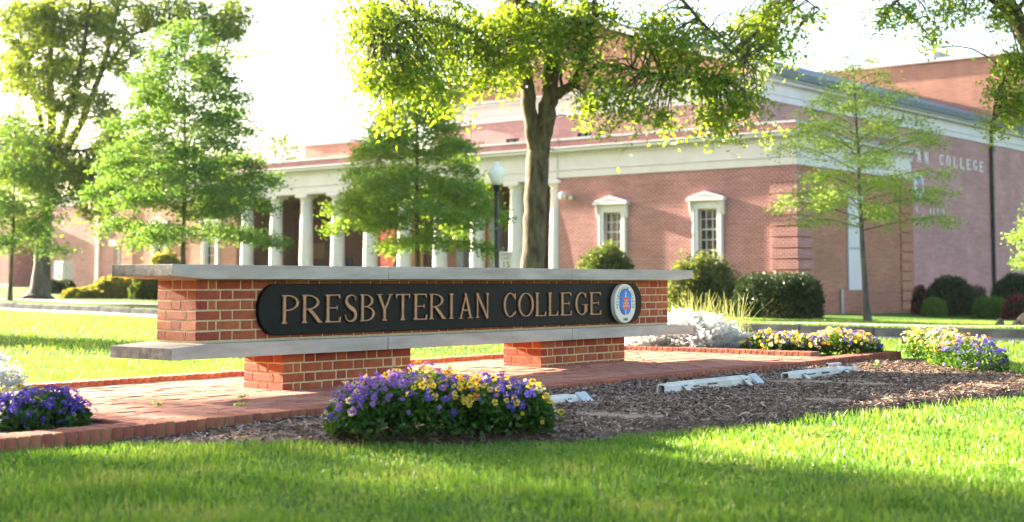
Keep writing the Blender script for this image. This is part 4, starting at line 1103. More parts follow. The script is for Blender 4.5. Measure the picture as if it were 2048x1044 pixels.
# big oak behind the sign
d = 25.0
base = on_ground(1068, d)
def from_base(x, d): 
    b_ = on_ground(x, d); k = 565 + (EYE - b_[2]) / d * 2844; return k
yb = from_base(1068, d)
limbs = [limb_px([(1068, yb + 4, 78, 0), (1067, yb - 40, 54, 0), (1067, 520, 47, 0), (1070, 420, 45, 0), (1074, 330, 47, 0), (1082, 275, 42, 0), (1095, 215, 36, 0), (1103, 140, 32, 0), (1103, 60, 29, 0.1), (1090, 0, 27, 0.2), (1080, -90, 22, 0.2), (1085, -220, 15, 0), (1080, -380, 6, 0)], d),
         limb_px([(1073, 320, 30, 0.0), (1064, 262, 30, -0.05), (1057, 195, 30, -0.05), (1050, 140, 25, 0.1), (1040, 60, 19, 0.4), (1020, -40, 15, 0.9), (1000, -160, 9, 1.2)], d),
         limb_px([(1098, 190, 24, 0), (1130, 180, 20, -0.1), (1156, 150, 18, -0.2), (1168, 110, 13, -0.3), (1180, 50, 9, -0.5), (1195, -40, 6, -0.7)], d),
         limb_px([(1160, 142, 10, -0.2), (1230, 132, 8, -0.5), (1320, 150, 7, -0.9), (1430, 158, 5, -1.4)], d),
         limb_px([(1124, 180, 8, 0), (1121, 150, 6, 0.1), (1118, 110, 4, 0.1)], d),
         limb_px([(1090, 50, 24, 0.1), (1055, 20, 18, -0.3), (1020, -5, 14, -0.8), (950, -70, 10, -1.6), (870, -90, 6, -2.2)], d),
         limb_px([(1060, 150, 12, 0.2), (1000, 110, 8, -0.6), (930, 60, 7, -1.2), (850, 40, 5, -1.8), (760, 60, 4, -2.3)], d),
         limb_px([(1090, -20, 16, 0.2), (1180, -80, 12, -0.6), (1300, -60, 9, -1.2), (1400, 40, 7, -1.6), (1480, 120, 5, -1.8)], d),
         limb_px([(1300, -60, 8, -1.2), (1420, -90, 6, -1.0), (1560, -30, 5, -1.0), (1640, 20, 3, -1.0)], d)]
blobs = [(745, 40, 60, 50, -2.2, 0.9, 1.3), (820, 60, 80, 60, -1.8, 0.9, 1.2), (900, 50, 70, 55, -1.2, 0.9, 1.0), (760, 140, 60, 45, -2.2, 0.8, 1.3), (850, 150, 75, 45, -1.8, 0.8, 1.4), (770, 225, 35, 28, -2.0, 0.5, 1.3), (880, 205, 40, 28, -1.8, 0.5, 1.3), (930, 130, 55, 60, -1.2, 0.7, 1.2), (700, 100, 30, 20, -2.2, 0.5, 0.35), (725, 175, 25, 20, -2.2, 0.5, 0.4),
         (1000, 90, 55, 60, -0.5, 1.0, 1.4), (1030, 40, 60, 40, 0.0, 1.2, 1.4), (1080, 70, 60, 60, -0.9, 0.6, 1.5), (1180, 50, 60, 50, -0.6, 1.0, 1.1), (1320, 90, 70, 50, -1.0, 1.0, 0.8), (985, 165, 40, 35, -0.8, 0.6, 0.9), (1025, 120, 40, 50, 0.2, 0.8, 1.0),
         (1150, 90, 50, 60, -0.6, 1.0, 1.1), (1140, 20, 60, 30, 0, 1.2, 1.0), (1200, 180, 55, 45, -0.7, 0.8, 1.0), (1210, 240, 45, 25, -0.7, 0.5, 0.7), (1230, 110, 55, 45, -0.8, 0.8, 0.8), (1260, 40, 70, 40, -0.8, 1.0, 0.45), (1300, 170, 60, 40, -1.0, 0.8, 1.1), (1295, 225, 50, 25, -1.0, 0.5, 0.7), (1370, 150, 60, 40, -1.3, 0.8, 1.2), (1400, 80, 60, 40, -1.5, 0.8, 0.7), (1440, 190, 55, 50, -1.4, 0.9, 1.0), (1435, 250, 38, 38, -1.4, 0.6, 0.9), (1480, 150, 50, 60, -1.5, 0.9, 0.8), (1495, 215, 32, 42, -1.5, 0.5, 0.7), (1350, 20, 70, 25, -1.0, 1.0, 0.5), (1500, 60, 55, 45, -1.4, 0.8, 1.1), (1560, 40, 60, 40, -1.0, 0.8, 1.2), (1560, 110, 40, 35, -1.3, 0.6, 0.7), (1640, 20, 45, 25, -1.0, 0.6, 0.9), (1525, 270, 20, 20, -1.5, 0.3, 0.15), (1330, 260, 25, 15, -1.0, 0.3, 0.25),
         (850, -90, 180, 70, -1.2, 1.6, 0.55), (1100, -120, 200, 90, 0, 2.5, 0.55), (1400, -80, 180, 60, -0.6, 2.0, 0.55), (1100, -320, 260, 120, 0.2, 2.6, 0.4), (620, 15, 20, 14, -2.2, 0.3, 0.25)]
grown_tree('oak_tree', 'large oak with twin stems and hanging green foliage right behind the sign', base, limbs, blobs, d, 'leaf_oak', 0.105, 36000, 'bark', 0.22, seed=11, droop=0.8, lpc=40)

# tall old tree at far left
d = 50.0; base = on_ground(85, d); yb = from_base(85, d)
limbs = [limb_px([(78, yb + 3, 66, 0), (80, yb - 12, 44, 0), (84, 540, 34, 0), (88, 460, 27, 0), (95, 390, 25, 0), (103, 310, 24, 0), (102, 220, 15, 0.2), (100, 130, 12, 0.4), (106, 20, 9, 0.6), (110, -120, 7, 0.6), (110, -300, 4, 0.6)], d),
         limb_px([(104, 330, 18, 0), (126, 260, 15, -0.3), (150, 190, 12, -0.6), (165, 110, 9, -0.8), (180, 10, 7, -1.0), (190, -120, 5, -1)], d),
         limb_px([(106, 340, 18, 0), (150, 270, 15, 0.3), (185, 190, 13, 0.6), (212, 110, 10, 0.9), (235, 20, 8, 1.2), (260, -120, 6, 1.6)], d),
         limb_px([(100, 320, 14, 0), (80, 240, 11, 0.5), (60, 150, 9, 1.0), (35, 40, 7, 1.5), (20, -100, 5, 2)], d),
         limb_px([(205, 140, 8, 0.8), (270, 70, 6, 0.5), (360, 40, 5, 0.2), (460, 40, 3, 0)], d),
         limb_px([(108, 300, 9, 0), (170, 300, 6, -1.2), (235, 270, 4, -2)], d)]
blobs = [(50, 60, 70, 60, 0, 2.5, 0.8), (130, 40, 70, 50, 0.5, 2.5, 0.9), (230, 40, 70, 50, 0.5, 2.5, 0.9), (330, 30, 80, 40, 0.2, 2.2, 1.0), (440, 40, 55, 40, 0, 1.8, 1.1), (500, 110, 30, 25, 0, 1.2, 0.35), (30, 150, 45, 50, 0, 2.0, 0.8), (110, 170, 50, 60, -1.0, 2.0, 0.8), (160, 130, 50, 40, 0, 2.0, 0.8), (190, 220, 50, 40, -1.0, 1.5, 0.8), (260, 130, 60, 40, 0, 2.0, 0.7), (290, 190, 45, 35, 0, 1.8, 0.5), (50, 330, 60, 50, -0.5, 2.0, 1.1), (140, 360, 60, 50, -1.0, 1.6, 1.1), (230, 300, 50, 50, -1.2, 1.6, 1.0), (200, 400, 45, 40, -1.2, 1.2, 0.7), (120, 270, 40, 30, -1, 1.0, 0.5), (20, 250, 30, 40, 0, 1.5, 0.4), (170, -90, 220, 80, 0.5, 3.5, 0.5), (420, 110, 40, 40, 0.2, 1.5, 0.5), (150, -260, 220, 90, 0.5, 4, 0.4)]
grown_tree('old_tree', 'tall old tree with thick dark trunk and upright limbs at far left', base, limbs, blobs, d, 'leaf_left', 0.16, 62000, 'bark_dark', 0.42, seed=12, droop=0.4, lpc=80)

# young tree left of the sign
d = 36.0; base = on_ground(365, d); H = w3(362, 40, d)[2] - base[2]
tiered_tree('young_oak', 'young pyramidal bright green oak rising behind the left end of the sign', base, H, lambda f: 2.55 * min(1.0, (1.05 - f) / 0.66) ** 0.78, 0.25, 'leaf_young', 0.11, 44000, 70, 0.085, seed=5, droop=0.1, spread=0.17)
# dense tree in front of the columns
d = 41.0; base = on_ground(835, d); H = w3(828, 118, d)[2] - base[2]
tiered_tree('dense_oak', 'dense dark green oak standing in front of the portico columns', base, H, lambda f: 2.6 * min(1.0, (1.04 - f) / 0.66) ** 0.8, 0.265, 'leaf_mid', 0.125, 36000, 72, 0.10, seed=9, droop=0.16, spread=0.17)
# thin airy tree at right
d = 33.0; base = on_ground(1735, d); H = w3(1715, 105, d)[2] - base[2]
tiered_tree('airy_oak', 'slender young tree with thin pale green foliage in front of the wing corner', base, H, lambda f: 2.25 * min(1.0, (1.05 - f) / 0.55) ** 0.85, 0.33, 'leaf_airy', 0.085, 15000, 50, 0.085, bark='bark_dark', seed=21, droop=0.06, spread=0.13, lean=-0.035)

# right edge tree: trunk outside the picture, limbs reach in
d = 22.0; base = on_ground(2190, d); yb = from_base(2190, d)
limbs = [limb_px([(2190, yb, 90, 0), (2185, 560, 66, 0), (2160, 380, 60, 0), (2120, 220, 54, 0), (2075, 110, 42, 0), (2040, 50, 36, 0), (2005, -20, 30, 0), (1980, -140, 20, 0), (1970, -300, 10, 0)], d),
         limb_px([(2040, 50, 14, 0), (1950, -20, 10, -0.3), (1850, -30, 8, -0.5), (1770, 20, 4, -0.6)], d),
         limb_px([(2080, 120, 12, 0), (2040, 110, 9, -0.6), (2000, 170, 6, -0.9), (1985, 240, 3, -1.0)], d),
         limb_px([(2120, 230, 16, 0), (2200, 120, 14, 0.5), (2300, -20, 10, 1)], d)]
blobs = [(1790, 25, 40, 25, -0.5, 0.5, 1.0), (1850, 20, 45, 25, -0.5, 0.5, 1.0), (1870, 70, 25, 25, -0.5, 0.3, 0.6), (1930, 10, 50, 25, -0.4, 0.5, 1.1), (2000, 30, 35, 25, -0.6, 0.4, 0.8), (2025, 130, 28, 35, -0.8, 0.4, 1.3), (2000, 190, 26, 35, -0.9, 0.4, 1.1), (2035, 220, 25, 35, -0.8, 0.4, 1.1), (1985, 240, 15, 25, -1.0, 0.2, 0.5), (1990, 95, 20, 15, -0.8, 0.3, 0.4), (1990, 280, 12, 10, -1, 0.2, 0.2), (1950, -80, 160, 60, -0.2, 1.6, 0.5), (2150, -60, 120, 140, 0.2, 1.6, 0.5), (2160, 150, 60, 60, -0.3, 1, 0.5), (2050, -250, 200, 100, 0, 2, 0.35)]
grown_tree('edge_tree', 'tree whose leaning limb and leaves hang in at the top right corner', base, limbs, blobs, d, 'leaf_oak', 0.085, 15000, 'bark', 0.17, seed=14, droop=0.7, lpc=50)

# crown at the left edge, slim trunk by the vent
d = 47.0; base = on_ground(20, d); H = 6.6
tiered_tree('edge_oak', 'green young tree cut by the left edge of the picture', base, H, lambda f: 1.7 * min(1.0, (1.04 - f) / 0.6) ** 0.8, 0.26, 'leaf_young', 0.13, 14000, 46, 0.075, seed=31, droop=0.12, spread=0.24)
# small tree at the right edge
d = 40.0; base = on_ground(2085, d)
tiered_tree('sapling', 'small green sapling reaching in at the right edge', base, 3.6, lambda f: 1.0 * min(1.0, (1.04 - f) / 0.6) ** 0.7, 0.4, 'leaf_mid', 0.10, 3500, 26, 0.04, seed=33, droop=0.1, spread=0.15)
# shade trees standing out of the picture to the left, between the sun and the near lawn
for k, (s_, t_, H, rad, lo) in enumerate(((-5.2, 21.0, 11.8, 4.2, 0.52), (-13.0, 24.0, 12.0, 4.8, 0.2), (-8.6, 17.0, 10.0, 4.2, 0.42), (4.2, 26.0, 6.0, 1.5, 0.5))):
    q = P0 + s_ * U + t_ * W2; base = np.array([q[0], q[1], float(ground(q[0], q[1]))])
    tiered_tree('shade_tree', ['high crowned oak left of the picture, nearest the sign', 'tall oak left of the picture, farthest from the sign', 'broad oak left of the picture, nearest the camera', 'small oak left of the picture, shading the lawn behind the sign'][k], base, H, lambda f: rad * min(1.0, (1.04 - f) / 0.5) ** 0.5, lo, 'leaf_left', 0.30 if k < 3 else 0.2, 26000 if k < 3 else 5000, 90 if k < 3 else 40, 0.2 if k < 3 else 0.09, seed=40 + k, droop=0.1, spread=0.34)
# trees beyond the buildings
for k, (x, d, H, rad, lab) in enumerate(((770, 96, 6.5, 3.6, 'sunlit tree seen through the gap in the portico'), (545, 110, 12.6, 4.2, 'tree top showing above the left parapet'), (640, 125, 11.5, 4.5, 'pale tree top above the portico parapet'), (320, 105, 13, 6, 'tree behind the left wing'), (90, 110, 12, 6, 'tree behind the far left building'), (470, 118, 11.5, 5, 'tree behind the young oak'))):
    base = on_ground(x, d)
    tiered_tree('far_tree', lab, base, H, lambda f: rad * min(1.0, (1.04 - f) / 0.6) ** 0.6, 0.12, 'leaf_far', 0.34, 7000, 44, 0.2, seed=60 + k, droop=0.08, spread=0.5)

# ------------------------------------------------------------------ shrubs
def shrub(name, label, x, d, rx_px, top_y, leaf, lsize, n_, depth=None, box=0.0, cat='shrub', flowers=None, seed=0, rough=0.10, group=None):
    g = np.random.default_rng(100 + seed)
    base = on_ground(x, d); root = tag(empty(name, tuple(base)), label, cat, group); n = int(n_ * 1.6); lsize = lsize * 1.5
    rx = rx_px / 2844 * d; ry = depth or rx * 0.85; hz = max(0.25, w3(x, top_y, d)[2] - base[2])
    az = g.uniform(0, 2 * np.pi, n); hf = g.uniform(0, 1, n) ** 0.75; pe = 2.3 + 3 * box
    rr = (1 - hf ** pe) ** (1 / pe); ex = 1 / (1 + box)
    v = np.column_stack([np.sign(np.cos(az)) * np.abs(np.cos(az)) ** ex * rr, np.sign(np.sin(az)) * np.abs(np.sin(az)) ** ex * rr, hf])
    lump = 1 + rough * (np.sin(v[:, 0] * 7 + seed) * np.sin(v[:, 1] * 6 + 2 * seed) + 0.6 * np.sin(v[:, 1] * 13 + v[:, 0] * 11 + v[:, 2] * 5)) * 0.6
    n0 = n; rad = (g.uniform(0.0, 1, n) ** 0.16) * lump * g.uniform(0.93, 1.06, n)
    C = v * rad[:, None] * np.array([rx, ry, hz]); C[:, 2] = np.clip(C[:, 2], 0.03, None)
    rot = np.array([[math.cos(ANG - R(90)), -math.sin(ANG - R(90))], [math.sin(ANG - R(90)), math.cos(ANG - R(90))]]) if box else np.eye(2)
    C[:, :2] = C[:, :2] @ rot.T
    leaf_obj('foliage', C, lsize, leaf, root, g=g, aspect=0.55, up=0.3, out=unit(C + 1e-6) * 0.6)
    tw = Tubes()
    for k in range(9):
        a = g.uniform(0, 2 * np.pi); e = np.array([math.cos(a) * rx * 0.6, math.sin(a) * ry * 0.6, hz * g.uniform(0.5, 0.8)])
        tw.add([(0.05 * math.cos(a), 0.05 * math.sin(a), -0.03), e * np.array([0.4, 0.4, 0.6]), e], [0.02, 0.014, 0.006], 5)
    tw.build('stems', 'twig', root)
    if flowers:
        m_ = flowers[1]; vv = unit(g.normal(0, 1, (m_, 3))); vv[:, 2] = np.abs(vv[:, 2])
        C = vv * g.uniform(0.92, 1.08, m_)[:, None] * np.array([rx, ry, hz])
        leaf_obj('blossom', C, lsize * 1.1, flowers[0], root, g=g, aspect=0.8)
    return root
shrub('round_shrub', 'round clipped shrub with sunlit top below the left pedimented window', 1213, 50, 66, 491, 'leaf_azalea', 0.07, 9000, seed=1)
shrub('loose_shrub', 'loose shrub with sun-yellow put into its leaf colours below the right pedimented window', 1405, 47, 78, 514, 'leaf_loose', 0.07, 10000, seed=2, rough=0.2)
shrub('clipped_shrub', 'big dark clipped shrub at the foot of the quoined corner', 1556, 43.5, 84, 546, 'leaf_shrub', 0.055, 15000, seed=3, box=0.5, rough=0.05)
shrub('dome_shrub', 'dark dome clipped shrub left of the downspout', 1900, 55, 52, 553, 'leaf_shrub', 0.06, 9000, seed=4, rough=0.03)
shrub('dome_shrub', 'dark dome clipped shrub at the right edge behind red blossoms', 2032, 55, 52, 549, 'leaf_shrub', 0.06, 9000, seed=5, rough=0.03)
shrub('low_shrub', 'small light green mounded shrub left of the dark dome', 1868, 52.5, 26, 595, 'leaf_box', 0.05, 4000, seed=6)
shrub('low_shrub', 'light green low hedge between the two dark domes', 1982, 52.5, 36, 594, 'leaf_box', 0.05, 5500, seed=7, box=0.3)
shrub('hedge_block', 'small square dark shrub against the lettered wall', 1950, 61, 20, 570, 'leaf_shrub', 0.05, 3000, seed=8, box=0.6)
shrub('azalea', 'dark azalea with crimson blossoms beside the wing end', 1840, 56, 18, 572, 'leaf_shrub', 0.06, 2000, flowers=('petal_crimson', 200), seed=9)
shrub('azalea', 'azalea with crimson blossoms at the right edge above the rocks', 2034, 51, 30, 590, 'leaf_shrub', 0.06, 3000, flowers=('petal_crimson', 500), seed=10)
shrub('sunlit_shrub', 'round shrub with yellow sunlight put into its leaf colour below the left wing window', 330, 60, 40, 505, 'leaf_sunlit', 0.08, 6000, seed=11)
shrub('box_hedge', 'clipped box hedge beside the thick dark trunk', 112, 64, 34, 560, 'leaf_shrub', 0.06, 5000, seed=12, box=0.8)
shrub('sunlit_low_shrub', 'low shrub with golden sunlight put into its leaf colour nearest the thick dark trunk', 165, 54, 42, 577, 'leaf_sunlit', 0.08, 5000, seed=13, rough=0.2)
shrub('azalea', 'brownish azalea with coral blossoms left of the sign end', 228, 55, 46, 556, 'leaf_sunlit', 0.08, 6500, flowers=('petal_orange', 120), seed=14, rough=0.2)
shrub('leafy_shrub', 'dark leafy shrub just behind the left end of the sign', 296, 53, 38, 552, 'leaf_azalea', 0.08, 6000, seed=15, rough=0.2)

# rocks at the right edge
base = on_ground(2034, 30.0)
rk = tag(empty('rock_pile', tuple(base)), 'pile of rough brown rocks beside the pavement at the right edge', 'rocks')
g = np.random.default_rng(77)
for k in range(16):
    bm = bmesh.new(); bmesh.ops.create_icosphere(bm, subdivisions=2, radius=1)
    ph = g.uniform(0, 6, 6)
    for v in bm.verts:
        c = v.co; v.co = c * (1 + 0.22 * math.sin(3 * c.x + ph[0]) * math.sin(3 * c.y + ph[1]) + 0.15 * math.sin(5 * c.z + ph[2]))
    me = bpy.data.meshes.new('rock'); bm.to_mesh(me); bm.free(); me.materials.append(M['rock'])
    big = 0.24 if k < 3 else g.uniform(0.06, 0.13)
    o = put('rock', me, rk, ((0.28 if k == 0 else (0.5 if k == 1 else (0.2 if k == 2 else g.uniform(-0.36, 0.6)))), g.uniform(-0.15, 0.25), big * 0.45 + (0.08 if k == 1 else 0)), tuple(g.uniform(0, 3, 3)))
    o.scale = (big, big * g.uniform(0.7, 1.1), big * g.uniform(0.6, 0.95))

# ------------------------------------------------------------------ white ground lights in the mulch
def ground_light(s0, s1, label, round_cap):
    q = 1.86; L = s1 - s0
    z = float(mulch_z((s0 + s1) / 2, q)) - 0.006
    p = P0 + s0 * U - q * W2
    o = tag(empty('ground_light', (p[0], p[1], z), ANG), label, 'light fixture', 'white linear lights lying in the mulch')
    hw, hh = 0.038, 0.074
    prof = [(-hw, 0), (hw, 0), (hw, hh * 0.7), (hw * 0.7, hh), (-hw * 0.75, hh), (-hw, hh * 0.8)]
    # hollow channel housing: outer skin with open left end
    inn = [(p_[0] * 0.72, 0.012 + p_[1] * 0.70) for p_ in prof]
    mb = MB(); n = len(prof); v = []
    for x in (0, L - 0.12):
        v += [(x, a, b_) for a, b_ in prof] + [(x, a, b_) for a, b_ in inn]
    f = []
    for i in range(n):
        j = (i + 1) % n
        f += [(i, j, 2 * n + j, 2 * n + i), (n + i, 2 * n + n + i, 2 * n + n + j, n + j), (i, n + i, n + j, j), (2 * n + i, 2 * n + j, 3 * n + j, 3 * n + i)]
    mb.add(v, f).build('housing', M['white_metal'], o, bevel=0.003)
    MB().lathe([(0.0, 0), (0.024, 0.0), (0.024, 0.03), (0.012, 0.03), (0.012, 0.05), (0.0, 0.05)], 12).build('socket', M['peel'], o)
    o.children[-1].rotation_euler = (0, R(-90), 0); o.children[-1].location = (0.12, 0.0, hh * 0.42)
    MB().box(0.2, L - 0.2, -hw - 0.004, -hw - 0.0005, hh * 0.32, hh * 0.4).build('rib', M['white_metal'], o)
    MB().box(0.09, L - 0.16, -hw * 0.4, hw * 0.5, hh + 0.0005, hh + 0.006).build('lens_strip', M['white_metal'], o, bevel=0.002)
    for xx in (0.24, L - 0.22):
        br = MB().box(xx - 0.026, xx + 0.026, -hw - 0.125, -hw + 0.01, -0.004, 0.004).build('bracket', M['white_metal'], o, bevel=0.002)
        br.location = (0, 0.01, hh * 0.86); br.rotation_euler = (R(-0), 0, 0)
        br.data.transform(Matrix.Translation((0, hw, 0))); br.rotation_euler = (R(38), 0, 0); br.location = (0, -hw + 0.012, hh * 0.92)
        for dx in (-0.011, 0.011):
            bo = MB().lathe([(0.006, 0), (0.006, 0.004), (0.003, 0.006)], 8).build('bolt', M['dark_frame'], br); bo.location = (xx + dx, -0.03, 0.004)
    pe = MB()
    g = np.random.default_rng(int(s0 * 100) + 5)
    for k in range(3):
        a = g.uniform(0.15, L - 0.4); w_ = g.uniform(0.06, 0.16)
        pe.box(a, a + w_, -hw - 0.003, -hw - 0.0006, hh * 0.45 + g.uniform(0, 0.012), hh * 0.45 + 0.012 + g.uniform(0.002, 0.008))
    pe.build('peeling_paint', M['peel'], o, kind='stuff')
    if round_cap:
        MB().tube([(L - 0.13, 0, hh * 0.5), (L - 0.04, -0.005, hh * 0.5)], 0.036, 14).build('swivel', M['white_metal'], o)
        MB().tube([(L - 0.035, -0.012, hh * 0.5), (L - 0.01, -0.02, hh * 0.5)], 0.058, 20).build('end_cap', M['grey_metal'], o, bevel=0.003)
        MB().tube([(L - 0.10, -0.05, 0.05), (L - 0.06, -0.09, 0.035), (L - 0.10, -0.10, 0.008)], 0.009, 6).build('cable', M['white_metal'], o)
    else:
        bx = MB().box(-0.055, 0.055, -0.075, 0.05, -0.012, 0.012).build('junction_box', M['grey_metal'], o, bevel=0.003)
        bx.location = (L - 0.03, -0.03, hh * 0.62); bx.rotation_euler = (R(40), 0, 0)
        MB().tube([(L - 0.125, 0, hh * 0.45), (L - 0.06, -0.01, hh * 0.45)], 0.024, 10).build('swivel', M['white_metal'], o)
    return o
ground_light(0.45, 1.70, 'white ground light half hidden behind the big pansy clump', False)
ground_light(2.62, 3.93, 'white ground light with square end plate, middle of the three', False)
ground_light(4.42, 5.62, 'white ground light with round end cap nearest the kerb end', True)
_cs = sx(1652, 1.42); p = P0 + _cs * U - 1.42 * W2
cd = tag(empty('conduit', (p[0], p[1], float(mulch_z(_cs, 1.42)) + 0.012), ANG), 'short grey conduit pipe lying beside the kerb', 'pipe')
MB().tube([(0, 0, 0.016), (0.14, 0, 0.018), (0.26, 0, 0.016)], 0.014, 10).build('pipe', M['grey_metal'], cd, smooth='angle')
MB().tube([(-0.015, 0, 0.016), (0.03, 0, 0.0165)], 0.018, 10).build('coupling', M['grey_metal'], cd)
# worn sandy stepping slabs
g = np.random.default_rng(55)
pads = [(2.12, 1.92, 'sandy slab in the mulch beside the first ground light'), (4.22, 2.05, 'sandy slab touching the left end of the round capped light'), (4.55, 2.45, 'sandy slab below the round capped light'), (4.75, 3.25, 'sandy slab near the lawn edge at right'), (2.75, 2.95, 'sandy slab in the middle of the mulch near the lawn'), (1.1, 2.6, 'sandy slab right of the big pansy clump')]
for (s_, q_, lab) in pads:
    n = 18; a = np.linspace(0, 2 * np.pi, n, endpoint=False)
    r_ = 0.23 * (1 + 0.16 * np.sin(2 * a + g.uniform(0, 6)) + 0.12 * np.sin(3 * a + g.uniform(0, 6)))
    poly = [(r_[i] * math.cos(a[i]) * 1.15, r_[i] * math.sin(a[i])) for i in range(n)]
    o = MB().prism(poly, -0.03, 0.0145, 'z').build('stepping_slab', M['sandy_pad'], bevel=0.006)
    P = P0 + s_ * U - q_ * W2; o.location = (P[0], P[1], float(mulch_z(s_, q_)) - 0.010); o.rotation_euler = (0, 0, g.uniform(0, 3))
    tag(o, lab, 'slab', 'sandy slabs sunk in the mulch')

# ------------------------------------------------------------------ pansies
def flower_mesh(name, petal, eye='flower_eye', size=0.036):
    v = [(0, 0, 0.002)]; f = []; mi = []
    pet = [(90 + 38, 0.52, 0.44), (90 - 38, 0.52, 0.44), (90 + 112, 0.5, 0.38), (90 - 112, 0.5, 0.38), (-90, 0.56, 0.46)]
    for k, (a, ln, wd) in enumerate(pet):
        ca, sa = math.cos(R(a)), math.sin(R(a)); b = len(v); zz = 0.003 * (k % 3)
        pts = [(0.02, 0), (0.28 * ln * 2, wd * 0.42), (0.75 * ln * 2 * 0.62, wd * 0.5), (ln, wd * 0.24), (ln, -wd * 0.24), (0.75 * ln * 2 * 0.62, -wd * 0.5), (0.28 * ln * 2, -wd * 0.42)]
        for (x, y_) in pts:
            cup = 0.10 * x * x
            v.append((size * (x * ca - y_ * sa), size * (x * sa + y_ * ca), zz + size * cup))
        f.append(tuple(range(b, b + 7))); mi.append(0)
    b = len(v); n = 6
    for i in range(n): v.append((size * 0.1 * math.cos(i * 2 * math.pi / n), size * 0.1 * math.sin(i * 2 * math.pi / n), 0.011))
    f.append(tuple(range(b, b + n))); mi.append(1)
    b = len(v)
    for i in range(7): v.append((size * 0.2 * math.cos(i * 2 * math.pi / 7), size * (0.2 * math.sin(i * 2 * math.pi / 7) - 0.06), 0.0098))
    f.append(tuple(range(b, b + 7))); mi.append(2)
    me = bpy.data.meshes.new(name); me.from_pydata(v, [], f); me.materials.append(M[petal]); me.materials.append(M[eye]); me.materials.append(M['flower_face']); me.polygons.foreach_set('material_index', mi); me.update()
    return me
FL = {k: flower_mesh('pansy_' + k, 'petal_' + k) for k in ('purple', 'lavender', 'yellow', 'cream', 'orange', 'indigo')}
def pansy_clump(name, label, spine, half, height, zone, n_fl, n_leaf, seed, single=300, face=None):
    """mounded pansies: spine = ground points (world), half width, height; flowers nearest the camera are single pieces"""
    g = np.random.default_rng(seed)
    S = np.array([np.asarray(p, float) for p in spine]); c = S.mean(0)
    root = tag(empty(name, tuple(c)), label, 'flowers')
    seg = np.linalg.norm(np.diff(S[:, :2], axis=0), axis=1); cum = np.concatenate([[0], np.cumsum(seg)]); tot = cum[-1]
    def at(u_): return np.array([np.interp(u_ * tot, cum, S[:, k]) for k in range(3)]).T
    def mound(n, shell, low=False):
        u_ = g.uniform(0, 1, n); base = at(u_)
        a = np.arccos(g.uniform(-1, 1, n)) if not low else np.where(g.random(n) < 0.5, g.uniform(0, np.pi, n), np.arccos(np.sign(g.uniform(-1, 1, n)) * g.uniform(0.8, 1, n)))           # across the mound, 0..pi
        end = np.clip(1 - np.abs(2 * u_ - 1) ** 6, 0.05, 1) ** 0.4
        t_ = at(np.clip(u_ + 0.02, 0, 1)) - at(np.clip(u_ - 0.02, 0, 1)); t_ = unit(t_[:, :2]); side = np.column_stack([t_[:, 1], -t_[:, 0]])
        lump = 1 + 0.05 * np.sin(u_ * tot * 9 + seed) + 0.06 * np.sin(u_ * tot * 17 + a * 3)
        r_ = shell * lump * end
        hh = height * (0.95 + 0.05 * np.sin(u_ * 7 + seed * 1.7))
        off = np.sign(np.cos(a)) * np.abs(np.cos(a)) ** 0.75 * half * r_; z = np.abs(np.sin(a)) ** 0.55 * hh * r_
        P = base.copy(); P[:, :2] += side * off[:, None]; P[:, 2] += z
        nr = np.column_stack([side * np.cos(a)[:, None], np.sin(a) * 0.9 + 0.25]); nr = unit(nr)
        return P, nr, u_, np.cos(a), z / hh
    P, nr, *_ = mound(n_leaf, g.uniform(0.15, 1.0, n_leaf) ** 0.35, True)
    P[:, 2] = np.maximum(P[:, 2], c[2] + 0.01)
    leaf_obj('foliage', P - c, 0.042, 'leaf_pansy', root, g=g, aspect=0.5, up=0.4, out=nr * 0.8)
    # upright stalks
    m_ = n_fl // 2; P, nr, *_ = mound(m_, np.full(m_, 1.0)); tb = Tubes()
    for k in range(m_):
        e = P[k] - c; tb.add([e - nr[k] * 0.10 - np.array([0, 0, 0.03]), e - nr[k] * 0.04, e], [0.002, 0.0018, 0.0015], 3)
    tb.build('stalks', 'leaf_pansy', root)['kind'] = 'stuff'
    P, nr, u_, ac, zf = mound(n_fl, g.uniform(0.94, 1.16, n_fl))
    ok = (zf > 0.16) & (g.uniform(0, 1, len(zf)) < 0.35 + 0.75 * zf); P, nr, u_, ac, zf = P[ok], nr[ok], u_[ok], ac[ok], zf[ok]
    order = np.argsort(P[:, 1] - 0.8 * zf)
    joined = {}
    for rank, k in enumerate(order):
        kind = zone(u_[k], ac[k], zf[k], g)
        if kind is None: continue
        fd = unit(nr[k] + np.array([0, -0.5, 0.1]) + np.array([-0.2, 0, 0.1]) + g.normal(0, 0.55, 3))
        q = Vector(fd).to_track_quat('Z', 'Y') @ Matrix.Rotation(g.uniform(-0.6, 0.6), 3, 'Z').to_quaternion()
        sz = g.uniform(0.55, 1.2)
        if rank < single:
            o = put('flower', FL[kind], root, tuple(P[k] - c)); o.rotation_mode = 'QUATERNION'; o.rotation_quaternion = q; o.scale = (sz,) * 3
        else:
            joined.setdefault(kind, []).append((P[k] - c, q, sz))
    for kind, lst in joined.items():
        src = FL[kind]; vs = np.array([v.co[:] for v in src.vertices]); vv = []; ff = []; mi = []; b = 0
        polys = [tuple(p_.vertices) for p_ in src.polygons]; pm = [p_.material_index for p_ in src.polygons]
        for (p_, q, sz) in lst:
            Rm = np.array(q.to_matrix()); vv.append(vs @ Rm.T * sz + p_); ff += [tuple(b + i for i in t_) for t_ in polys]; mi += pm; b += len(vs)
        me = bpy.data.meshes.new('flowers'); me.from_pydata(np.concatenate(vv).tolist(), [], ff)
        for m__ in src.materials: me.materials.append(m__)
        me.polygons.foreach_set('material_index', mi); me.update()
        o = link(kind + '_flowers', me, root); o['kind'] = 'stuff'
    return root
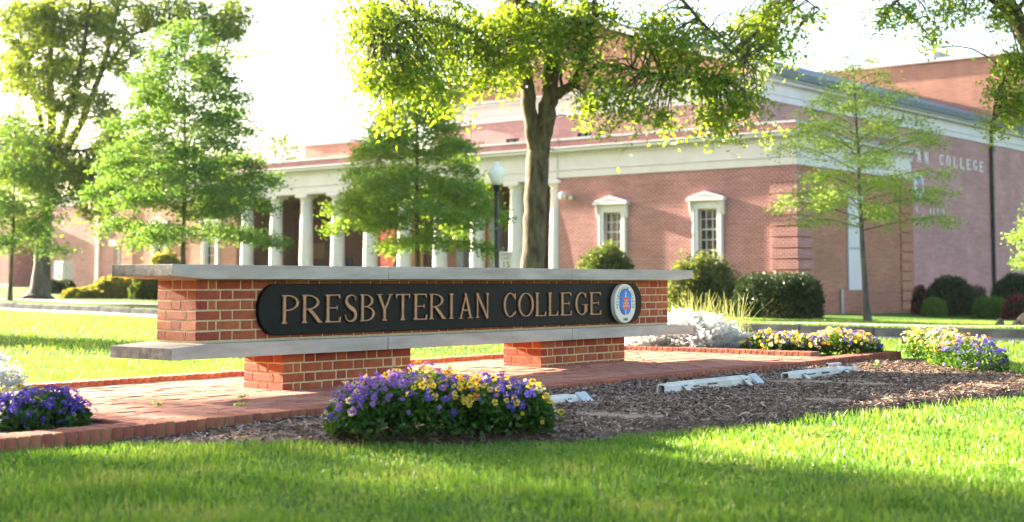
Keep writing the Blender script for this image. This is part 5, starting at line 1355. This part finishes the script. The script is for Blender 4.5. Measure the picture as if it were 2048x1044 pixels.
def pick(g, **w):
    ks = list(w); p = np.array([w[k] for k in ks], float); p /= p.sum(); return ks[g.choice(len(ks), p=p)]
def zone_front(u_, ac, zf, g):
    # u runs left to right in the picture; zf height
    if u_ < 0.16: return pick(g, purple=0.4, indigo=0.4, cream=0.3) if zf < 0.55 else pick(g, lavender=0.8, cream=0.35, purple=0.1)
    if u_ < 0.33: return pick(g, lavender=0.9, yellow=0.1, purple=0.15) if zf > 0.72 else (pick(g, cream=0.4, purple=0.5, yellow=0.1, lavender=0.2) if zf > 0.42 else (pick(g, purple=0.8, indigo=0.3) if g.random() < 0.55 else None))
    if u_ < 0.52: return pick(g, yellow=0.6, lavender=0.2, purple=0.3) if zf > 0.72 else (pick(g, purple=0.9, lavender=0.15, orange=0.1) if g.random() < 0.8 else None)
    if u_ < 0.70: return pick(g, yellow=0.6, orange=0.3, purple=0.4) if zf > 0.6 else (pick(g, orange=1.0, yellow=0.4, purple=0.2) if g.random() < 0.75 else None)
    if u_ < 0.88: return pick(g, purple=0.85, yellow=0.15) if zf > 0.38 else (pick(g, orange=0.6, purple=0.5) if g.random() < 0.4 else None)
    return pick(g, yellow=0.6, cream=0.45, orange=0.08)
def gp(x, y, z=-0.045):
    d = (EYE - z) * 2844 / (y - 565); return np.array([(x - 1024) / 2844 * d, d, z])
pansy_clump('pansy_clump', 'big mixed purple and yellow pansy clump at the front edge of the mulch', [gp(660, 867), gp(760, 864), gp(880, 860), gp(990, 857), gp(1092, 854)], 0.36, 0.285, zone_front, 860, 16000, 3)
def zone_right(u_, ac, zf, g):
    if u_ > 0.80: return pick(g, indigo=0.6, purple=0.5, orange=0.12)
    if u_ > 0.62: return pick(g, yellow=0.5, cream=0.4, orange=0.15, lavender=0.2)
    return pick(g, cream=0.75, yellow=0.55, lavender=0.14, purple=0.05) if g.random() < 0.95 else None
pansy_clump('pansy_clump', 'pale yellow pansy clump with purple end at the right of the mulch', [gp(1838, 710, -0.06), gp(1870, 720, -0.06), gp(1905, 732, -0.06), gp(1940, 743, -0.06), gp(1972, 752, -0.06)], 0.27, 0.30, zone_right, 640, 8000, 4, single=300)
def zone_bed(u_, ac, zf, g):
    return pick(g, yellow=0.7, purple=0.22 + 0.3 * max(0, math.sin(u_ * 13)), cream=0.45, indigo=0.25 if 0.5 < u_ < 0.75 else 0.08, orange=0.05)
def sw(s_, y_, z=-0.04):
    p = P0 + s_ * U + y_ * W2; return np.array([p[0], p[1], z])
pansy_clump('pansy_row', 'row of yellow and violet pansies in the right end bed behind the kerb', [sw(7.5, 0.3), sw(7.55, 0.05), sw(7.65, -0.25), sw(7.8, -0.6), sw(8.1, -0.98)], 0.44, 0.26, zone_bed, 1100, 9000, 5, single=300)
def zone_left(u_, ac, zf, g):
    return pick(g, indigo=0.5, purple=0.6, cream=0.06) if (u_ < 0.4 or ac > 0.35) else pick(g, yellow=0.6, cream=0.4, purple=0.1)
pansy_clump('pansy_row', 'deep violet pansies with yellow ones behind in the left end bed', [sw(-1.56, -0.84), sw(-1.54, -0.6), sw(-1.52, -0.4), sw(-1.5, -0.2), sw(-1.48, -0.05)], 0.27, 0.19, zone_left, 700, 6500, 6, single=300)
g = np.random.default_rng(91)
for (s_, q_, kind, lab) in ((0.55, 2.55, 'yellow', 'small stray yellow pansy right of the big clump'), (6.35, 1.75, 'cream', 'small stray cream pansy by the right end of the kerb')):
    P = sl(s_, -q_, float(mulch_z(s_, q_)))
    r0 = tag(empty('stray_pansy', tuple(P)), lab, 'flower')
    leaf_obj('foliage', g.normal(0, 0.02, (40, 3)) + np.array([0, 0, 0.03]), 0.03, 'leaf_pansy', r0, g=g)
    o = put('flower', FL[kind], r0, (0, -0.02, 0.06), (R(60), 0, 0))

# ------------------------------------------------------------------ silver dusty miller and reed grass
def dusty(label, cx, cy, rad, h, n, seed, s_dir=1.0):
    g = np.random.default_rng(seed); P = sw(cx, cy); root = tag(empty('dusty_miller', tuple(P)), label, 'plant')
    V = []; F = []; b = 0
    # lobed, lacy leaf: rib with paired lobes
    lobe = [(0.0, 0.02), (0.18, 0.05), (0.24, 0.20), (0.34, 0.07), (0.44, 0.08), (0.52, 0.26), (0.62, 0.09), (0.70, 0.10), (0.78, 0.22), (0.88, 0.08), (1.0, 0.10), (1.03, 0.0)]
    up = [(x, w_) for x, w_ in lobe]; dn = [(x, -w_) for x, w_ in lobe[:-1]][::-1]
    out = np.array(up + dn); rib = len(out)
    st = Tubes()
    for k in range(n):
        a = g.uniform(0, 2 * np.pi); rr = math.sqrt(g.uniform(0, 1)) * rad; hz = h * (1 - 0.55 * (rr / rad) ** 2) * g.uniform(0.25, 1.0)
        o = np.array([math.cos(a) * rr * s_dir, math.sin(a) * rr, hz]); el = g.uniform(0.1, 1.2)
        az = a + g.normal(0, 0.7)
        d_ = np.array([math.cos(az) * math.cos(el), math.sin(az) * math.cos(el), math.sin(el)]); sd = np.array([-math.sin(az), math.cos(az), g.normal(0, 0.3)]); nr = np.cross(d_, sd)
        L = g.uniform(0.07, 0.13)
        pts = o + d_ * (out[:, :1] * L) + sd * (out[:, 1:] * L) - nr * 0.0 + np.array([0, 0, -1.0]) * (out[:, :1] ** 2) * L * 0.25 + nr * np.abs(out[:, 1:]) * L * 0.25
        V.append(pts); F.append(tuple(range(b, b + rib))); b += rib
        if k % 4 == 0: st.add([np.array([o[0] * 0.6, o[1] * 0.6, 0.0]), (o + np.array([o[0] * 0.6, o[1] * 0.6, 0])) / 2, o], [0.004, 0.004, 0.003], 4)
    me = bpy.data.meshes.new('foliage'); me.from_pydata(np.concatenate(V).tolist(), [], F); me.materials.append(M['leaf_silver']); me.update()
    o = link('foliage', me, root); o['kind'] = 'stuff'
    st.build('stems', 'leaf_silver', root)
dusty('tall silvery dusty miller in the right bed beside the pansies', 7.42, 0.72, 0.40, 0.44, 1300, 1)
dusty('silvery dusty miller behind the right end of the lower slab', 7.4, 1.05, 0.38, 0.48, 1300, 2)
dusty('low silvery dusty miller nearest the back kerb', 7.3, 1.32, 0.42, 0.32, 1200, 3)
dusty('sparse silvery dusty miller beyond the back kerb', 7.5, 1.95, 0.40, 0.2, 600, 5)
dusty('silvery dusty miller cut by the left edge behind violet pansies', -1.47, 0.06, 0.22, 0.38, 700, 4)
def reeds(label, s_, y_, n, h, seed):
    g = np.random.default_rng(seed); P = sw(s_, y_); root = tag(empty('reed_grass', tuple(P)), label, 'ornamental grass')
    V = []; F = []; b = 0
    for k in range(n):
        a = g.uniform(0, 2 * np.pi); o = np.array([g.normal(0, 0.14), g.normal(0, 0.14), 0]); ln = h * g.uniform(0.5, 1.05); lean = abs(g.normal(0.36, 0.28))
        dr = np.array([math.cos(a), math.sin(a), 0]); w_ = 0.0036
        sd = np.array([-math.sin(a), math.cos(a), 0]) if g.random() < 0.5 else np.array([1.0, 0, 0])
        for t_ in (0, 0.35, 0.7, 1.0):
            c = o + dr * lean * ln * t_ ** 1.6 + np.array([0, 0, ln * t_ * (1 - 0.12 * lean * t_)]); ww = w_ * (1 - 0.75 * t_)
            V += [c - sd * ww, c + sd * ww]
        for q in range(3): F.append((b + 2 * q, b + 2 * q + 1, b + 2 * q + 3, b + 2 * q + 2))
        b += 8
    o = fast('blades', np.array(V), np.array(F), M['reed'], root, kind='stuff')
reeds('tall thin yellow green grass clump behind the dusty miller', 8.4, 1.5, 150, 0.70, 1)
reeds('second yellow green grass clump leaning right behind the dusty miller', 8.35, 1.05, 130, 0.66, 2)

# ------------------------------------------------------------------ lawn blades
def blades(name, d0, d1, dens, h, w_, seg, label, kx=0.60, seed=1, lim=None, thin_far=False):
    g = np.random.default_rng(seed)
    area = kx * (d1 * d1 - d0 * d0); N = int(area * dens)
    Y = np.sqrt(g.uniform(d0 * d0, d1 * d1, N)); X = g.uniform(-kx, kx, N) * Y
    s_, yl = to_sl(np.column_stack([X, Y])); q = -yl
    edge = 0.05 * np.sin(s_ * 9) + 0.03 * np.sin(s_ * 23)
    keep = ~((q > FQ - 0.02) & (q < bed_q(s_) + edge - 0.07)) & ~in_court(s_, q)
    bb, aa = ab(np.column_stack([X, Y]))
    keep &= ~((bb > ROAD0 - 0.05) & (bb < ROAD1 + 0.2)) & ~((bb > WALK0 - 0.03) & (bb < WALK1 + 0.03)) & (bb < -0.6)
    # uneven turf: thinner and thicker patches
    pat = np.sin(X * 3.1 + 1.2 * np.sin(Y * 2.3)) + np.sin(Y * 4.7 + 1.7 * np.sin(X * 1.9)) + 0.7 * np.sin(X * 9 + Y * 7)
    keep &= g.uniform(0, 1, N) < 0.72 + 0.14 * pat
    X, Y, pat = X[keep], Y[keep], pat[keep]; n = len(X)
    Z = ground(X, Y) - 0.004
    H = h * g.uniform(0.5, 1.15, n) * (1 + 0.13 * pat); a = g.uniform(0, 2 * np.pi, n)
    lean = np.abs(g.normal(0.35, 0.3, n)); la = g.uniform(0, 2 * np.pi, n) 
    dr = np.column_stack([np.cos(la), np.sin(la), np.zeros(n)]); sd = np.column_stack([np.cos(a), np.sin(a), np.zeros(n)])
    O = np.column_stack([X, Y, Z]); W_ = (w_ * g.uniform(0.7, 1.3, n))[:, None]
    if seg == 1:
        tip = O + dr * (lean * H)[:, None] + np.column_stack([np.zeros((n, 2)), H])
        V = np.stack([O - sd * W_, O + sd * W_, tip], 1).reshape(-1, 3); F = np.arange(3 * n).reshape(-1, 3)
    else:
        m1 = O + dr * (lean * H * 0.3)[:, None] + np.column_stack([np.zeros((n, 2)), H * 0.6])
        tip = O + dr * (lean * H * 1.1)[:, None] + np.column_stack([np.zeros((n, 2)), H * (1 - 0.15 * lean)])
        V = np.stack([O - sd * W_, O + sd * W_, m1 + sd * W_ * 0.75, m1 - sd * W_ * 0.75, tip], 1).reshape(-1, 3)
        k = np.arange(n)[:, None] * 5
        F = np.concatenate([k + np.array([0, 1, 2]), k + np.array([0, 2, 3]), k + np.array([3, 2, 4])])
    tag(fast(name, V, F, M['grass_blade']), label, 'grass', kind='stuff')
blades('near_grass', 3.9, 8.2, 5200, 0.042, 0.0025, 2, 'short green lawn grass in the foreground')
blades('middle_grass', 8.2, 15.5, 1300, 0.046, 0.0038, 1, 'sunlit lawn grass around and behind the sign', seed=2)
blades('far_grass', 15.5, 40, 170, 0.055, 0.011, 1, 'lawn grass along the road and the building', seed=3)

# small weeds and litter on the paving
g = np.random.default_rng(17)
for k, (s_, q_, lab) in enumerate(((-0.55, 0.35, 'tiny weed in the paving joints left of the pier'), (-0.25, 0.75, 'tiny weed in the sunlit paving near the front kerb'), (0.1, 0.35, 'tiny weed in the paving beside the left pier'))):
    P = sl(s_, -q_, float(zp(s_, -q_))); r0 = tag(empty('weed', tuple(P)), lab, 'weed')
    leaf_obj('leaves', g.normal(0, 0.018, (26, 3)) * np.array([1, 1, 0.5]) + np.array([0, 0, 0.018]), 0.024, 'leaf_airy', r0, g=g)
V = []; 
C = []
for k in range(60):
    s_ = g.uniform(-1.0, 6.6); q_ = g.uniform(-1.2, 1.1); C.append(sl(s_, -q_, float(zp(s_, -q_)) + 0.006))
o = leaf_obj('leaf_litter', np.array(C), 0.035, 'mulch_chip', None, g=g, up=6.0, aspect=0.35); tag(o, 'dry leaf scraps scattered on the brick paving', 'litter')
tw_ = sl(-0.75, 0.95, float(zp(-0.75, 0.95)))
o = MB().tube([tuple(tw_ + np.array(v)) for v in ((0, 0, 0.005), (0.03, -0.03, 0.06), (0.05, -0.12, 0.05), (0.04, -0.22, 0.005))], 0.004, 5).build('fallen_twig', M['dead_leaf']); tag(o, 'thin curved reddish twig lying on the paving near the back kerb', 'twig')

# clover, clippings and dry bits in the near lawn
g = np.random.default_rng(123)
Yc = np.sqrt(g.uniform(4.2 ** 2, 8.0 ** 2, 60)); Xc = g.uniform(-0.38, 0.38, 60) * Yc
C = []
for x, y in zip(Xc, Yc):
    n = int(g.integers(15, 70)); p = np.column_stack([g.normal(x, 0.07, n), g.normal(y, 0.07, n)]); C.append(p)
C = np.concatenate(C); s_, yl = to_sl(C); keep = ~((-yl > FQ - 0.02) & (-yl < bed_q(s_) + 0.02)) & ~in_court(s_, -yl); C = C[keep]
C = np.column_stack([C, ground(C[:, 0], C[:, 1]) + g.uniform(0.015, 0.04, len(C))])
o = leaf_obj('clover', C, 0.018, 'leaf_box', None, g=g, up=5.0, aspect=0.9); tag(o, 'small clover leaves growing through the near lawn', 'clover')
Yc = np.sqrt(g.uniform(4.0 ** 2, 8.1 ** 2, 2600)); Xc = g.uniform(-0.39, 0.39, 2600) * Yc
C = np.column_stack([Xc, Yc]); s_, yl = to_sl(C); keep = ~((-yl > FQ - 0.02) & (-yl < bed_q(s_))) & ~in_court(s_, -yl); C = C[keep]
C = np.column_stack([C, ground(C[:, 0], C[:, 1]) + g.uniform(0.01, 0.038, len(C))])
o = leaf_obj('grass_clippings', C, 0.03, 'reed', None, g=g, up=2.0, aspect=0.1); tag(o, 'dry pale clippings lying in the near lawn', 'clippings')

# thin haze box added to imitate lens flare lifting the dark tones
hz = MB().box(-750, 750, -60, 900, -2.5, 24).build('haze', bpy.data.materials.new('haze'))
hm = hz.data.materials[0]; hm.use_nodes = True; hm.node_tree.nodes.clear()
pv = hm.node_tree.nodes.new('ShaderNodeVolumePrincipled'); pv.inputs['Color'].default_value = (1, 0.97, 0.92, 1); pv.inputs['Density'].default_value = 0.00007; pv.inputs['Anisotropy'].default_value = 0.4
ho = hm.node_tree.nodes.new('ShaderNodeOutputMaterial'); hm.node_tree.links.new(pv.outputs[0], ho.inputs['Volume'])
tag(hz, 'thin warm haze added over the whole place to imitate lens flare', 'haze', kind='stuff')
